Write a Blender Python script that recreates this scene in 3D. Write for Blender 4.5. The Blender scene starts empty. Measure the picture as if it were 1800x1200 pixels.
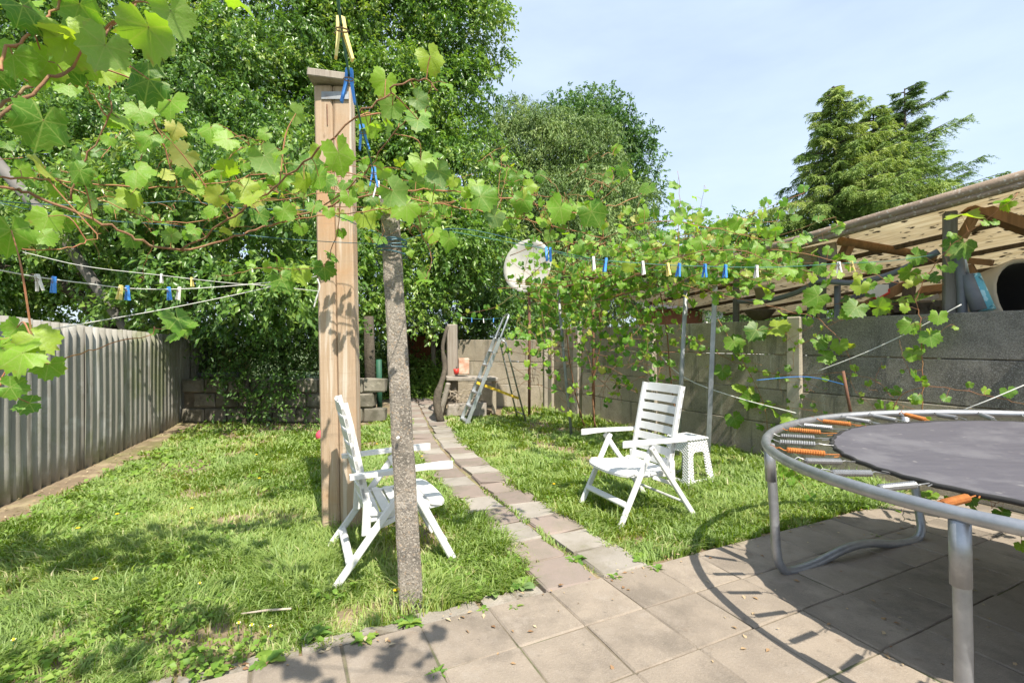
import bpy, bmesh, math, random
import numpy as np
from mathutils import Vector, Matrix
random.seed(7)
RNG = np.random.default_rng(11)
SC = bpy.context.scene
COL = SC.collection
# ------------------------------------------------------------------ camera, sky, sun, exposure
CAM_H, FPX = 1.4, 840.0
cam = bpy.data.cameras.new('camera')
cam.sensor_width = 36.0
cam.lens = 36.0 * FPX / 1800.0
cam.clip_start = 0.05
cam.clip_end = 2000
camo = bpy.data.objects.new('camera', cam)
COL.objects.link(camo)
camo.location = (0, 0, CAM_H)
camo.rotation_euler = (math.radians(90), 0, 0)
SC.camera = camo
SUNK = (-0.295, 0.63)                      # metres a shadow runs per metre of height
sun_el = math.atan(1 / math.hypot(*SUNK))
sun_rot = math.atan2(-SUNK[0], -SUNK[1])
SUNDIR = Vector((-SUNK[0], -SUNK[1], 1)).normalized()
world = bpy.data.worlds.new('World')
SC.world = world
world.use_nodes = True
wn = world.node_tree
wn.nodes.clear()
w_out = wn.nodes.new('ShaderNodeOutputWorld')
w_bg = wn.nodes.new('ShaderNodeBackground')
w_sky = wn.nodes.new('ShaderNodeTexSky')
w_sky.sky_type = 'NISHITA'
w_sky.sun_disc = False
w_sky.sun_elevation = sun_el
w_sky.sun_rotation = sun_rot
w_sky.air_density = 1.0
w_sky.dust_density = 1.6
w_sky.ozone_density = 1.2
# thin high cloud veil: soft noise over the view direction
w_tc = wn.nodes.new('ShaderNodeTexCoord')
w_map = wn.nodes.new('ShaderNodeMapping')
w_map.inputs['Scale'].default_value = (1.0, 1.0, 3.2)
w_noise = wn.nodes.new('ShaderNodeTexNoise')
w_noise.inputs['Scale'].default_value = 1.7
w_noise.inputs['Detail'].default_value = 7
w_noise.inputs['Roughness'].default_value = 0.55
w_ramp = wn.nodes.new('ShaderNodeValToRGB')
w_ramp.color_ramp.elements[0].position = 0.30
w_ramp.color_ramp.elements[0].color = (0.50, 0.50, 0.50, 1)
w_ramp.color_ramp.elements[1].position = 0.80
w_ramp.color_ramp.elements[1].color = (0.88, 0.88, 0.88, 1)
w_mix = wn.nodes.new('ShaderNodeMix')
w_mix.data_type = 'RGBA'
w_mix.inputs['B'].default_value = (4.7, 5.6, 6.9, 1)
w_bg.inputs['Strength'].default_value = 0.118
wn.links.new(w_tc.outputs['Generated'], w_map.inputs['Vector'])
wn.links.new(w_map.outputs['Vector'], w_noise.inputs['Vector'])
wn.links.new(w_noise.outputs['Fac'], w_ramp.inputs['Fac'])
wn.links.new(w_ramp.outputs['Color'], w_mix.inputs['Factor'])
wn.links.new(w_sky.outputs['Color'], w_mix.inputs['A'])
wn.links.new(w_mix.outputs['Result'], w_bg.inputs['Color'])
wn.links.new(w_bg.outputs['Background'], w_out.inputs['Surface'])
sun = bpy.data.lights.new('sun', 'SUN')
sun.energy = 5.0
sun.angle = math.radians(0.55)
sun.color = (1.0, 0.93, 0.81)
suno = bpy.data.objects.new('sun', sun)
COL.objects.link(suno)
suno.rotation_euler = SUNDIR.to_track_quat('Z', 'Y').to_euler()
suno.location = (4, -6, 12)
SC.view_settings.view_transform = 'Standard'
SC.view_settings.look = 'None'
SC.view_settings.gamma = 1.0
SC.view_settings.use_curve_mapping = False
SC.view_settings.exposure = 0.76
SC.cycles.max_bounces = 8
SC.cycles.transmission_bounces = 4
SC.cycles.use_denoising = True

# ------------------------------------------------------------------ helpers
def at(px, py, Y):
    return Vector(((px - 900) / FPX * Y, Y, CAM_H - (py - 600) / FPX * Y))
def gp(px, py, z=0.0):
    Y = (CAM_H - z) * FPX / (py - 600)
    return Vector(((px - 900) / FPX * Y, Y, z))
def tag(o, label=None, cat=None, group=None, kind=None):
    if label: o['label'] = label
    if cat: o['category'] = cat
    if group: o['group'] = group
    if kind: o['kind'] = kind
    return o
def empty(name, loc, rz=0.0):
    o = bpy.data.objects.new(name, None)
    COL.objects.link(o)
    o.location = loc
    o.rotation_euler = (0, 0, rz)
    o.empty_display_size = 0.1
    return o
def link(name, mesh, parent=None, loc=None):
    o = bpy.data.objects.new(name, mesh)
    COL.objects.link(o)
    if parent: o.parent = parent
    if loc is not None: o.location = loc
    return o
class MB:
    def __init__(self):
        self.v = []
        self.f = []
    def add(self, vs, fs):
        n = len(self.v)
        self.v += [tuple(p) for p in vs]
        self.f += [tuple(i + n for i in q) for q in fs]
        return self
    def box(self, c, s, R=None, jit=0.0, bev=0.0):
        x, y, z = s[0] / 2, s[1] / 2, s[2] / 2
        c = Vector(c)
        if bev > 0:
            b = min(bev, x * .9, y * .9, z * .9)
            bm = bmesh.new()
            bmesh.ops.create_cube(bm, size=1.0)
            bmesh.ops.scale(bm, vec=(2 * x, 2 * y, 2 * z), verts=bm.verts)
            bmesh.ops.bevel(bm, geom=list(bm.edges), offset=b, segments=1, affect='EDGES', profile=0.5)
            bm.verts.ensure_lookup_table()
            vs = [v.co.copy() for v in bm.verts]
            fs = [[v.index for v in f.verts] for f in bm.faces]
            bm.free()
        else:
            vs = [Vector((i * x, j * y, k * z)) for k in (-1, 1) for j in (-1, 1) for i in (-1, 1)]
            fs = [(0, 2, 3, 1), (4, 5, 7, 6), (0, 1, 5, 4), (2, 6, 7, 3), (0, 4, 6, 2), (1, 3, 7, 5)]
        if jit:
            vs = [p + Vector((random.uniform(-jit, jit), random.uniform(-jit, jit), random.uniform(-jit, jit))) for p in vs]
        if R is not None: vs = [R @ p for p in vs]
        return self.add([p + c for p in vs], fs)
    def bar(self, a, b, w, h, up=(0, 0, 1), bev=0.0):
        """box from a to b, w across, h along 'up'"""
        a, b = Vector(a), Vector(b)
        d = b - a
        L = d.length
        x = d.normalized()
        u = Vector(up)
        y = u.cross(x)
        if y.length < 1e-4: y = Vector((0, 1, 0)).cross(x)
        y.normalize()
        z = x.cross(y)
        R = Matrix((x, y, z)).transposed()
        return self.box((a + b) / 2, (L, w, h), R, bev=bev)
    def tube(self, pts, rad, n=8, cap=True, closed=False, squash=None):
        pts = [Vector(p) for p in pts]
        m = len(pts)
        if not hasattr(rad, '__len__'): rad = [rad] * m
        vs, fs = [], []
        prev = None
        for i, p in enumerate(pts):
            if closed: t = pts[(i + 1) % m] - pts[i - 1]
            else: t = pts[min(i + 1, m - 1)] - pts[max(i - 1, 0)]
            if t.length < 1e-9: t = Vector((0, 0, 1))
            t.normalize()
            if prev is None:
                r = Vector((0, 0, 1)) if abs(t.z) < .9 else Vector((1, 0, 0))
                u = t.cross(r).normalized()
            else:
                u = (prev - t * prev.dot(t))
                u = u.normalized() if u.length > 1e-6 else t.orthogonal().normalized()
            prev = u
            w = t.cross(u)
            for k in range(n):
                a = 2 * math.pi * k / n
                vs.append(p + (u * math.cos(a) + w * math.sin(a)) * rad[i])
        for i in range(m if closed else m - 1):
            j = (i + 1) % m
            for k in range(n):
                l = (k + 1) % n
                fs.append((i * n + k, i * n + l, j * n + l, j * n + k))
        if cap and not closed:
            fs.append(tuple(reversed(range(n))))
            fs.append(tuple((m - 1) * n + k for k in range(n)))
        return self.add(vs, fs)
    def lathe(self, prof, n=16, c=(0, 0, 0), R=None):
        vs, fs = [], []
        c = Vector(c)
        for r, z in prof:
            for k in range(n):
                a = 2 * math.pi * k / n
                p = Vector((r * math.cos(a), r * math.sin(a), z))
                if R is not None: p = R @ p
                vs.append(p + c)
        for i in range(len(prof) - 1):
            for k in range(n):
                l = (k + 1) % n
                fs.append((i * n + k, i * n + l, (i + 1) * n + l, (i + 1) * n + k))
        fs.append(tuple(reversed(range(n))))
        fs.append(tuple((len(prof) - 1) * n + k for k in range(n)))
        return self.add(vs, fs)
    def prism(self, poly, z0, z1):
        n = len(poly)
        vs = [(p[0], p[1], z0) for p in poly] + [(p[0], p[1], z1) for p in poly]
        fs = [tuple(reversed(range(n))), tuple(range(n, 2 * n))] + [(i, (i + 1) % n, (i + 1) % n + n, i + n) for i in range(n)]
        return self.add(vs, fs)
    def mesh(self, name, mat, org=(0, 0, 0), smooth=False):
        me = bpy.data.meshes.new(name)
        o = Vector(org)
        me.from_pydata([Vector(p) - o for p in self.v], [], self.f)
        bm = bmesh.new()
        bm.from_mesh(me)
        bmesh.ops.recalc_face_normals(bm, faces=bm.faces)
        bm.to_mesh(me)
        bm.free()
        if mat: me.materials.append(mat)
        if smooth:
            me.polygons.foreach_set('use_smooth', [True] * len(me.polygons))
        me.update()
        return me
    def build(self, name, mat, parent=None, org=(0, 0, 0), smooth=False):
        return link(name, self.mesh(name, mat, org, smooth), parent)
def root_of(o):
    while o.parent: o = o.parent
    return o
def part(parent, name, mb, mat, smooth=False):
    """mesh given in world coordinates under an unrotated thing"""
    return mb.build(name, mat, parent, root_of(parent).location, smooth)
def single(name, mb, mat, org, label, cat, group=None, smooth=False, kind=None):
    o = mb.build(name, mat, None, org, smooth)
    o.location = org
    return tag(o, label, cat, group, kind)
def np_mesh(name, verts, tris, mat, tint=None, uv=None, smooth=False):
    me = bpy.data.meshes.new(name)
    nv, nf = len(verts), len(tris)
    me.vertices.add(nv)
    me.vertices.foreach_set('co', np.ascontiguousarray(verts, dtype=np.float32).ravel())
    me.loops.add(nf * 3)
    me.loops.foreach_set('vertex_index', np.ascontiguousarray(tris, dtype=np.int32).ravel())
    me.polygons.add(nf)
    me.polygons.foreach_set('loop_start', np.arange(0, nf * 3, 3, dtype=np.int32))
    me.polygons.foreach_set('loop_total', np.full(nf, 3, dtype=np.int32))
    if smooth: me.polygons.foreach_set('use_smooth', np.ones(nf, dtype=bool))
    if tint is not None:
        a = me.attributes.new('tint', 'FLOAT', 'POINT')
        a.data.foreach_set('value', np.ascontiguousarray(tint, dtype=np.float32))
    me.materials.append(mat)
    me.update(calc_edges=True)
    return me
def vnoise(x, y, s, seed=0):
    """smooth value noise, 0..1"""
    r = np.random.default_rng(seed)
    g = r.random((64, 64))
    u, v = x / s + 17.3, y / s + 9.1
    i, j = np.floor(u).astype(int), np.floor(v).astype(int)
    a, b = u - i, v - j
    a, b = a * a * (3 - 2 * a), b * b * (3 - 2 * b)
    i0, i1, j0, j1 = i % 64, (i + 1) % 64, j % 64, (j + 1) % 64
    return (g[i0, j0] * (1 - a) + g[i1, j0] * a) * (1 - b) + (g[i0, j1] * (1 - a) + g[i1, j1] * a) * b
def spline(pts, k=6):
    """Catmull-Rom through points"""
    P = [Vector(p) for p in pts]
    P = [P[0] * 2 - P[1]] + P + [P[-1] * 2 - P[-2]]
    out = []
    for i in range(1, len(P) - 2):
        p0, p1, p2, p3 = P[i - 1:i + 3]
        for s in range(k):
            t = s / k
            out.append(0.5 * ((2 * p1) + (p2 - p0) * t + (2 * p0 - 5 * p1 + 4 * p2 - p3) * t * t + (3 * p1 - p0 - 3 * p2 + p3) * t ** 3))
    out.append(P[-2])
    return out

# ------------------------------------------------------------------ materials
def new_mat(name):
    m = bpy.data.materials.new(name)
    m.use_nodes = True
    nt = m.node_tree
    nt.nodes.clear()
    out = nt.nodes.new('ShaderNodeOutputMaterial')
    return m, nt, out
def N(nt, t, **kw):
    n = nt.nodes.new(t)
    for k, v in kw.items():
        if k.startswith('i_'): n.inputs[k[2:].replace('_', ' ')].default_value = v
        else: setattr(n, k, v)
    return n
def mixc(nt, fac, a, b, blend='MIX'):
    n = nt.nodes.new('ShaderNodeMix')
    n.data_type = 'RGBA'
    n.blend_type = blend
    for key, val in (('Factor', fac), ('A', a), ('B', b)):
        if isinstance(val, bpy.types.NodeSocket): nt.links.new(val, n.inputs[key])
        elif key == 'Factor': n.inputs[key].default_value = val
        else: n.inputs[key].default_value = (*val[:3], 1)
    return n.outputs['Result']
def ramp(nt, val, stops):
    r = nt.nodes.new('ShaderNodeValToRGB')
    e = r.color_ramp.elements
    while len(e) < len(stops): e.new(0.5)
    for el, (p, c) in zip(e, stops):
        el.position = p
        el.color = (c, c, c, 1) if not hasattr(c, '__len__') else (*c, 1)
    nt.links.new(val, r.inputs['Fac'])
    return r.outputs['Color']
def coords(nt, stretch=(1, 1, 1), rnd=True, space='Object'):
    tc = nt.nodes.new('ShaderNodeTexCoord')
    mp = nt.nodes.new('ShaderNodeMapping')
    mp.inputs['Scale'].default_value = stretch
    src = tc.outputs[space]
    if rnd:
        oi = nt.nodes.new('ShaderNodeObjectInfo')
        mu = N(nt, 'ShaderNodeMath', operation='MULTIPLY')
        mu.inputs[1].default_value = 37.0
        nt.links.new(oi.outputs['Random'], mu.inputs[0])
        ad = N(nt, 'ShaderNodeVectorMath', operation='ADD')
        nt.links.new(src, ad.inputs[0])
        nt.links.new(mu.outputs[0], ad.inputs[1])
        src = ad.outputs[0]
    nt.links.new(src, mp.inputs['Vector'])
    return mp.outputs['Vector']
def noise(nt, vec, scale, detail=5, rough=.6):
    n = N(nt, 'ShaderNodeTexNoise')
    n.inputs['Scale'].default_value = scale
    n.inputs['Detail'].default_value = detail
    n.inputs['Roughness'].default_value = rough
    nt.links.new(vec, n.inputs['Vector'])
    return n.outputs['Fac']
def surf(name, c1, c2, scale=6, rough=.8, bump=.3, bscale=None, metal=0.0, stretch=(1, 1, 1), spots=None, blotch=None, vary=0.12, spec=.35, dist=.01, grain=None, streak=None):
    """noise mix of two colours, fine relief, optional (colour, scale, threshold) spots and blotches, per-object value shift"""
    m, nt, out = new_mat(name)
    v = coords(nt, stretch)
    f = noise(nt, v, scale)
    fr = ramp(nt, f, [(.3, 0.), (.7, 1.)])
    c = mixc(nt, fr, c1, c2)
    v0 = coords(nt)
    if blotch:
        for (bc, bs, th, amt) in blotch:
            b = noise(nt, v0, bs, 6, .65)
            br = ramp(nt, b, [(th, 0.), (min(th + .12, 1), amt)])
            c = mixc(nt, br, c, bc)
    if streak:
        for (kc, kstretch, ks, th, amt) in streak:
            k_ = noise(nt, coords(nt, kstretch), ks, 4, .6)
            c = mixc(nt, ramp(nt, k_, [(th, 0.), (min(th + .06, 1), amt)]), c, kc)
    if spots:
        for (sc_, ss, th, amt) in spots:
            vo = N(nt, 'ShaderNodeTexVoronoi')
            vo.inputs['Scale'].default_value = ss
            nt.links.new(v0, vo.inputs['Vector'])
            sep = N(nt, 'ShaderNodeSeparateColor')
            nt.links.new(vo.outputs['Color'], sep.inputs[0])
            sr = ramp(nt, sep.outputs[0], [(th, 0.), (min(th + .02, 1), amt)])
            c = mixc(nt, sr, c, sc_)
    if vary:
        oi = nt.nodes.new('ShaderNodeObjectInfo')
        h = N(nt, 'ShaderNodeHueSaturation')
        mr = N(nt, 'ShaderNodeMapRange')
        mr.inputs['To Min'].default_value = 1 - vary
        mr.inputs['To Max'].default_value = 1 + vary
        nt.links.new(oi.outputs['Random'], mr.inputs['Value'])
        nt.links.new(mr.outputs['Result'], h.inputs['Value'])
        nt.links.new(c, h.inputs['Color'])
        c = h.outputs['Color']
    p = N(nt, 'ShaderNodeBsdfPrincipled')
    nt.links.new(c, p.inputs['Base Color'])
    p.inputs['Roughness'].default_value = rough
    p.inputs['Metallic'].default_value = metal
    p.inputs['Specular IOR Level'].default_value = spec
    if bump:
        b = N(nt, 'ShaderNodeBump')
        b.inputs['Strength'].default_value = bump
        b.inputs['Distance'].default_value = dist
        bn = noise(nt, v if grain else v0, bscale or scale * 6, 8, .7)
        nt.links.new(bn, b.inputs['Height'])
        nt.links.new(b.outputs['Normal'], p.inputs['Normal'])
    nt.links.new(p.outputs['BSDF'], out.inputs['Surface'])
    return m
def leaf_mat(name, cols, trans=.4, rough=.45, tcol=None, obj_random=False, veins=False, spec=.4):
    """cols: stops along the tint attribute (or object random)"""
    m, nt, out = new_mat(name)
    if obj_random:
        val = nt.nodes.new('ShaderNodeObjectInfo').outputs['Random']
    else:
        a = N(nt, 'ShaderNodeAttribute', attribute_name='tint')
        val = a.outputs['Fac']
    c = ramp(nt, val, cols)
    if veins:
        uv = N(nt, 'ShaderNodeTexCoord')
        sp = N(nt, 'ShaderNodeSeparateXYZ')
        nt.links.new(uv.outputs['Object'], sp.inputs[0])
        an = N(nt, 'ShaderNodeMath', operation='ARCTAN2')
        nt.links.new(sp.outputs[0], an.inputs[0])
        nt.links.new(sp.outputs[1], an.inputs[1])
        mm = N(nt, 'ShaderNodeMath', operation='PINGPONG')       # main veins every ~52 degrees
        mm.inputs[1].default_value = .46
        nt.links.new(an.outputs[0], mm.inputs[0])
        ln = N(nt, 'ShaderNodeVectorMath', operation='LENGTH')
        nt.links.new(uv.outputs['Object'], ln.inputs[0])
        w = N(nt, 'ShaderNodeMath', operation='MULTIPLY')
        nt.links.new(mm.outputs[0], w.inputs[0])
        nt.links.new(ln.outputs['Value'], w.inputs[1])
        vr = ramp(nt, w.outputs[0], [(.0, .75), (.022, 0.)])
        # side veins: rings of chevrons
        sv = N(nt, 'ShaderNodeMath', operation='ADD')
        nt.links.new(ln.outputs['Value'], sv.inputs[0])
        nt.links.new(w.outputs[0], sv.inputs[1])
        s2 = N(nt, 'ShaderNodeMath', operation='PINGPONG')
        s2.inputs[1].default_value = .085
        nt.links.new(sv.outputs[0], s2.inputs[0])
        sr = ramp(nt, s2.outputs[0], [(.0, .45), (.016, 0.)])
        vm = N(nt, 'ShaderNodeMath', operation='MAXIMUM')
        nt.links.new(vr, vm.inputs[0])
        nt.links.new(sr, vm.inputs[1])
        c = mixc(nt, vm.outputs[0], c, (.33, .42, .12))
        nz = noise(nt, coords(nt), 3.0, 4)
        c = mixc(nt, ramp(nt, nz, [(.45, 0.), (.75, .5)]), c, (.20, .28, .05))
        er = ramp(nt, ln.outputs['Value'], [(.40, 0.), (.56, .9)])
        n3 = ramp(nt, noise(nt, coords(nt), 5.0, 5), [(.55, 0.), (.68, 1.)])
        em = N(nt, 'ShaderNodeMath', operation='MULTIPLY')
        nt.links.new(er, em.inputs[0])
        nt.links.new(n3, em.inputs[1])
        c = mixc(nt, em.outputs[0], c, (.34, .20, .07))
    geo = N(nt, 'ShaderNodeNewGeometry')
    under = mixc(nt, .35, c, (.30, .36, .22))                    # leaf undersides are paler
    cc = mixc(nt, geo.outputs['Backfacing'], c, under)
    p = N(nt, 'ShaderNodeBsdfPrincipled')
    nt.links.new(cc, p.inputs['Base Color'])
    p.inputs['Roughness'].default_value = rough
    p.inputs['Specular IOR Level'].default_value = spec
    if veins:
        b = N(nt, 'ShaderNodeBump')
        b.inputs['Strength'].default_value = .5
        b.inputs['Distance'].default_value = .004
        nt.links.new(noise(nt, coords(nt), 9, 4), b.inputs['Height'])
        nt.links.new(b.outputs['Normal'], p.inputs['Normal'])
    t = N(nt, 'ShaderNodeBsdfTranslucent')
    tc_ = mixc(nt, 1.0, c, tcol or (1.6, 1.5, .5), 'MULTIPLY')
    nt.links.new(tc_, t.inputs['Color'])
    mx = N(nt, 'ShaderNodeMixShader')
    mx.inputs[0].default_value = trans
    nt.links.new(p.outputs[0], mx.inputs[1])
    nt.links.new(t.outputs[0], mx.inputs[2])
    nt.links.new(mx.outputs[0], out.inputs['Surface'])
    return m
M = {}
M['soil'] = surf('soil', (.16, .115, .075), (.26, .20, .13), 5, .95, .8, 40, blotch=[((.15, .17, .045), 1.3, .52, .6), ((.40, .33, .20), 3., .52, .7)], vary=0)
M['terrain'] = surf('terrain', (.05, .085, .02), (.10, .13, .04), .6, .95, .5, 6, vary=0)
M['sand'] = surf('joint_sand', (.22, .18, .13), (.13, .11, .08), 9, .95, .6, 60, blotch=[((.07, .10, .03), 1.7, .54, .8)], vary=0)
M['slab'] = surf('patio_slab', (.315, .262, .208), (.24, .20, .160), 6, .88, .7, 90, blotch=[((.155, .130, .105), 2.2, .50, .6), ((.32, .275, .23), 6.5, .55, .55), ((.17, .115, .075), 9.0, .62, .5), ((.12, .105, .085), 16, .62, .55), ((.16,.15,.12), 11, .68, .6)], spots=[((.21, .18, .145), 330, .84, .35), ((.40, .35, .30), 300, .90, .25)], vary=.10, dist=.007)
M['slab_pale'] = surf('path_slab_pale', (.35, .315, .275), (.265, .24, .205), 4, .85, .5, 120, blotch=[((.22, .195, .15), 2.4, .5, .75), ((.17,.17,.09), 5, .6, .6)], spots=[((.30, .27, .24), 220, .85, .5)], vary=.12, dist=.004)
M['slab_rose'] = surf('path_slab_rose', (.265, .208, .178), (.215, .178, .152), 4, .85, .5, 120, blotch=[((.19, .165, .13), 2.4, .5, .75), ((.17,.17,.09), 5, .6, .6)], spots=[((.25, .2, .18), 220, .85, .5)], vary=.12, dist=.004)
M['kerb'] = surf('kerb', (.37, .33, .285), (.25, .22, .18), 6, .92, .9, 60, blotch=[((.15, .125, .09), 3.5, .5, .85), ((.42, .39, .35), 7, .6, .6)], spots=[((.25, .23, .2), 90, .8, .6)], vary=.1)
M['fibre'] = surf('fibre_cement', (.36, .345, .31), (.235, .22, .19), 2.2, .9, .35, 50, stretch=(3, 3, .35), blotch=[((.50, .50, .49), 2.6, .56, .55), ((.14, .13, .10), 3.6, .58, .6), ((.17, .19, .085), 1.1, .52, .65)], vary=.08, streak=[((.52, .51, .48), (16, 16, .7), 1.0, .60, .55), ((.11, .10, .08), (12, 12, .5), 1.0, .60, .65)])
M['post_conc'] = surf('post_concrete', (.34, .295, .245), (.21, .185, .15), 9, .9, .9, 90, blotch=[((.47, .43, .38), 4, .56, .6), ((.075, .07, .06), 2.6, .47, .85), ((.10, .09, .08), 8, .56, .8)], spots=[((.48, .43, .37), 150, .80, .65), ((.14, .125, .105), 130, .78, .65), ((.38, .28, .19), 120, .92, .6)], vary=0, dist=.012)
M['wall_conc'] = surf('wall_concrete', (.43, .37, .275), (.30, .255, .185), 3, .92, .8, 70, blotch=[((.10, .095, .08), 1.3, .54, .6), ((.38, .36, .32), 2.8, .6, .55), ((.14, .15, .07), 2.2, .6, .55)], streak=[((.12, .11, .085), (7, 7, .6), 1.0, .58, .6), ((.50, .46, .38), (9, 9, .8), 1.0, .62, .5)], spots=[((.46, .43, .38), 150, .88, .5), ((.12, .11, .095), 170, .84, .5)], vary=.12, dist=.01)
M['wall_post'] = surf('wall_post_concrete', (.42, .37, .30), (.30, .265, .21), 4, .92, .6, 60, blotch=[((.15, .14, .11), 2.4, .56, .6)], vary=.1)
M['pebble'] = surf('pebble_dash', (.28, .255, .215), (.175, .16, .135), 5, .92, 1.0, 60, blotch=[((.09, .085, .08), 1.6, .55, .7), ((.34, .32, .28), 2.2, .58, .6)], streak=[((.09, .085, .075), (5, 5, .6), 1.0, .55, .6)], spots=[((.36, .34, .31), 170, .80, .6), ((.085, .08, .07), 190, .76, .6)], vary=.1, dist=.014)
M['block'] = surf('wall_block', (.27, .245, .20), (.16, .145, .11), 4, .92, .7, 50, blotch=[((.09, .085, .06), 2.2, .5, .75), ((.47, .43, .35), 3.4, .6, .6)], vary=.2)
M['timber'] = surf('pale_timber', (.47, .355, .25), (.37, .26, .168), 9, .8, .5, 40, stretch=(6, 6, .22), blotch=[((.56, .48, .39), 1.0, .52, .7), ((.44, .25, .12), 0.9, .50, .7), ((.22, .17, .125), 4.2, .66, .6)], vary=.05, grain=True, streak=[((.16, .105, .065), (40, 40, .5), 1.0, .63, .75), ((.62, .55, .46), (14, 14, .6), 1.0, .56, .6), ((.24, .15, .085), (6, 6, 3.0), 2.0, .70, .7), ((.33, .24, .165), (2, 2, 60), 1.0, .60, .35)])
M['timber_w'] = surf('weathered_timber', (.42, .37, .31), (.27, .225, .18), 6, .85, .5, 30, stretch=(5, 5, .3), blotch=[((.15, .13, .11), 3, .58, .6)], vary=.15, grain=True)
M['timber_g'] = surf('grey_timber', (.23, .21, .19), (.13, .115, .10), 6, .9, .7, 30, stretch=(5, 5, .3), blotch=[((.07, .06, .05), 3, .55, .6), ((.33, .31, .29), 4, .62, .6)], vary=.15, grain=True)
M['timber_d'] = surf('dark_timber', (.13, .10, .075), (.075, .06, .045), 6, .9, .6, 30, stretch=(5, 5, .3), blotch=[((.2, .17, .13), 3, .58, .5)], vary=.15, grain=True)
M['timber_b'] = surf('brown_timber', (.36, .20, .095), (.22, .125, .06), 5, .85, .5, 30, stretch=(4, 4, .5), blotch=[((.12, .08, .05), 3, .6, .5)], vary=.2, grain=True)
M['hutwood'] = surf('hut_boards', (.26, .10, .04), (.16, .065, .03), 4, .85, .5, 30, stretch=(5, 5, .4), vary=.2)
M['white'] = surf('white_plastic', (.70, .70, .69), (.63, .63, .61), 4, .42, .06, 60, blotch=[((.52, .50, .45), 4., .56, .40), ((.42, .41, .36), 11., .66, .45)], vary=.02, spec=.45)
M['galv'] = surf('galvanised_steel', (.42, .43, .45), (.30, .31, .33), 14, .42, .12, 60, metal=.75, blotch=[((.52, .53, .55), 9, .58, .5), ((.20, .20, .20), 6, .63, .5)], vary=.06, spec=.5)
M['galv_d'] = surf('dull_pole', (.34, .35, .36), (.22, .23, .24), 10, .6, .2, 50, metal=.35, blotch=[((.48, .48, .48), 6, .56, .6), ((.22, .13, .08), 5, .64, .6)], vary=.15)
M['spring'] = surf('spring_steel', (.36, .36, .36), (.26, .26, .26), 20, .45, .1, 60, metal=.7, blotch=[((.36, .17, .06), 12, .64, .8)], vary=.15)
M['rust'] = surf('spring_rust', (.50, .19, .045), (.34, .11, .03), 22, .85, .4, 120, blotch=[((.22, .09, .04), 14, .6, .6)], vary=.2)
M['rustpole'] = surf('rusty_pole', (.22, .105, .06), (.13, .07, .05), 12, .85, .4, 80, blotch=[((.30, .26, .23), 6, .6, .5)], vary=.1)
M['mat'] = surf('jump_mat', (.112, .107, .122), (.09, .086, .10), 5, .62, .12, 300, stretch=(1, 6, 1), blotch=[((.165, .16, .172), 2.4, .5, .6), ((.30, .29, .29), 9, .70, .5)], spots=[((.36, .34, .32), 55, .99, .4)], vary=0, spec=.18)
M['black'] = surf('black_rubber', (.02, .02, .02), (.035, .034, .033), 8, .7, .2, 50, vary=0)
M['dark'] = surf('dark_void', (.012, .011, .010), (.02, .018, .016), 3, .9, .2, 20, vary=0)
M['conduit'] = surf('grey_conduit', (.15, .155, .17), (.105, .11, .125), 10, .5, .1, 60, vary=.05)
M['alu'] = surf('aluminium', (.58, .60, .62), (.45, .47, .49), 14, .38, .08, 60, metal=.8, vary=.05, spec=.5)
M['yellow'] = surf('yellow_plastic', (.72, .50, .05), (.66, .42, .03), 6, .5, .05, 50, vary=0)
M['peg_blue'] = surf('peg_blue', (.05, .23, .70), (.08, .29, .74), 30, .45, .05, 80, vary=.15)
M['peg_yellow'] = surf('peg_yellow', (.78, .66, .24), (.74, .60, .17), 30, .45, .05, 80, vary=.1)
M['peg_white'] = surf('peg_white', (.74, .72, .70), (.64, .61, .57), 30, .5, .05, 80, vary=.08)
M['steel'] = surf('peg_spring', (.32, .25, .18), (.22, .15, .10), 40, .5, 0, metal=.6, vary=0)
M['line'] = surf('white_line', (.66, .66, .62), (.52, .52, .48), 30, .7, .1, 80, vary=.05)
M['green_line'] = surf('green_line', (.06, .19, .15), (.05, .15, .13), 30, .6, .1, 80, vary=.05)
M['wire'] = surf('blue_green_wire', (.06, .15, .19), (.05, .11, .14), 30, .5, .1, 80, vary=.1)
M['cane'] = surf('vine_cane', (.30, .16, .085), (.20, .10, .055), 18, .75, .5, 90, blotch=[((.34, .28, .15), 7, .56, .7)], vary=.1)
M['cane_red'] = surf('young_cane', (.34, .12, .07), (.30, .18, .07), 14, .6, .3, 80, blotch=[((.26, .30, .08), 6, .6, .7)], vary=.1)
M['bark'] = surf('bark', (.115, .095, .07), (.06, .05, .038), 5, .95, 1.0, 24, stretch=(3, 3, .6), blotch=[((.12, .14, .07), 1.5, .58, .5)], vary=.1, dist=.03)
M['dish'] = surf('dish_cream', (.56, .54, .48), (.48, .46, .40), 4, .6, .08, 40, blotch=[((.36, .34, .28), 4.5, .58, .5)], vary=0)
M['roof'] = surf('roof_sheet', (.30, .225, .165), (.20, .15, .11), 3, .85, .6, 50, blotch=[((.42, .37, .31), 5, .58, .6), ((.10, .08, .06), 4, .58, .7)], spots=[((.45, .41, .36), 60, .9, .6)], vary=.06)
M['soffit'] = surf('roof_underside', (.66, .55, .38), (.52, .42, .27), 4, .85, .4, 30, blotch=[((.42, .32, .19), 2.6, .58, .5), ((.74, .66, .50), 3.4, .6, .5)], vary=.06)
M['drum'] = surf('pale_drum', (.48, .44, .36), (.40, .36, .29), 3, .7, .1, 30, vary=0)
M['oldpipe'] = surf('old_pipe', (.17, .16, .145), (.13, .12, .11), 5, .7, .2, 40, vary=0)
M['teal'] = surf('teal_cover', (.13, .40, .48), (.10, .33, .41), 5, .6, .1, 40, spots=[((.40, .62, .66), 24, .66, .8), ((.03, .09, .12), 30, .85, .7)], vary=0)
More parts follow.
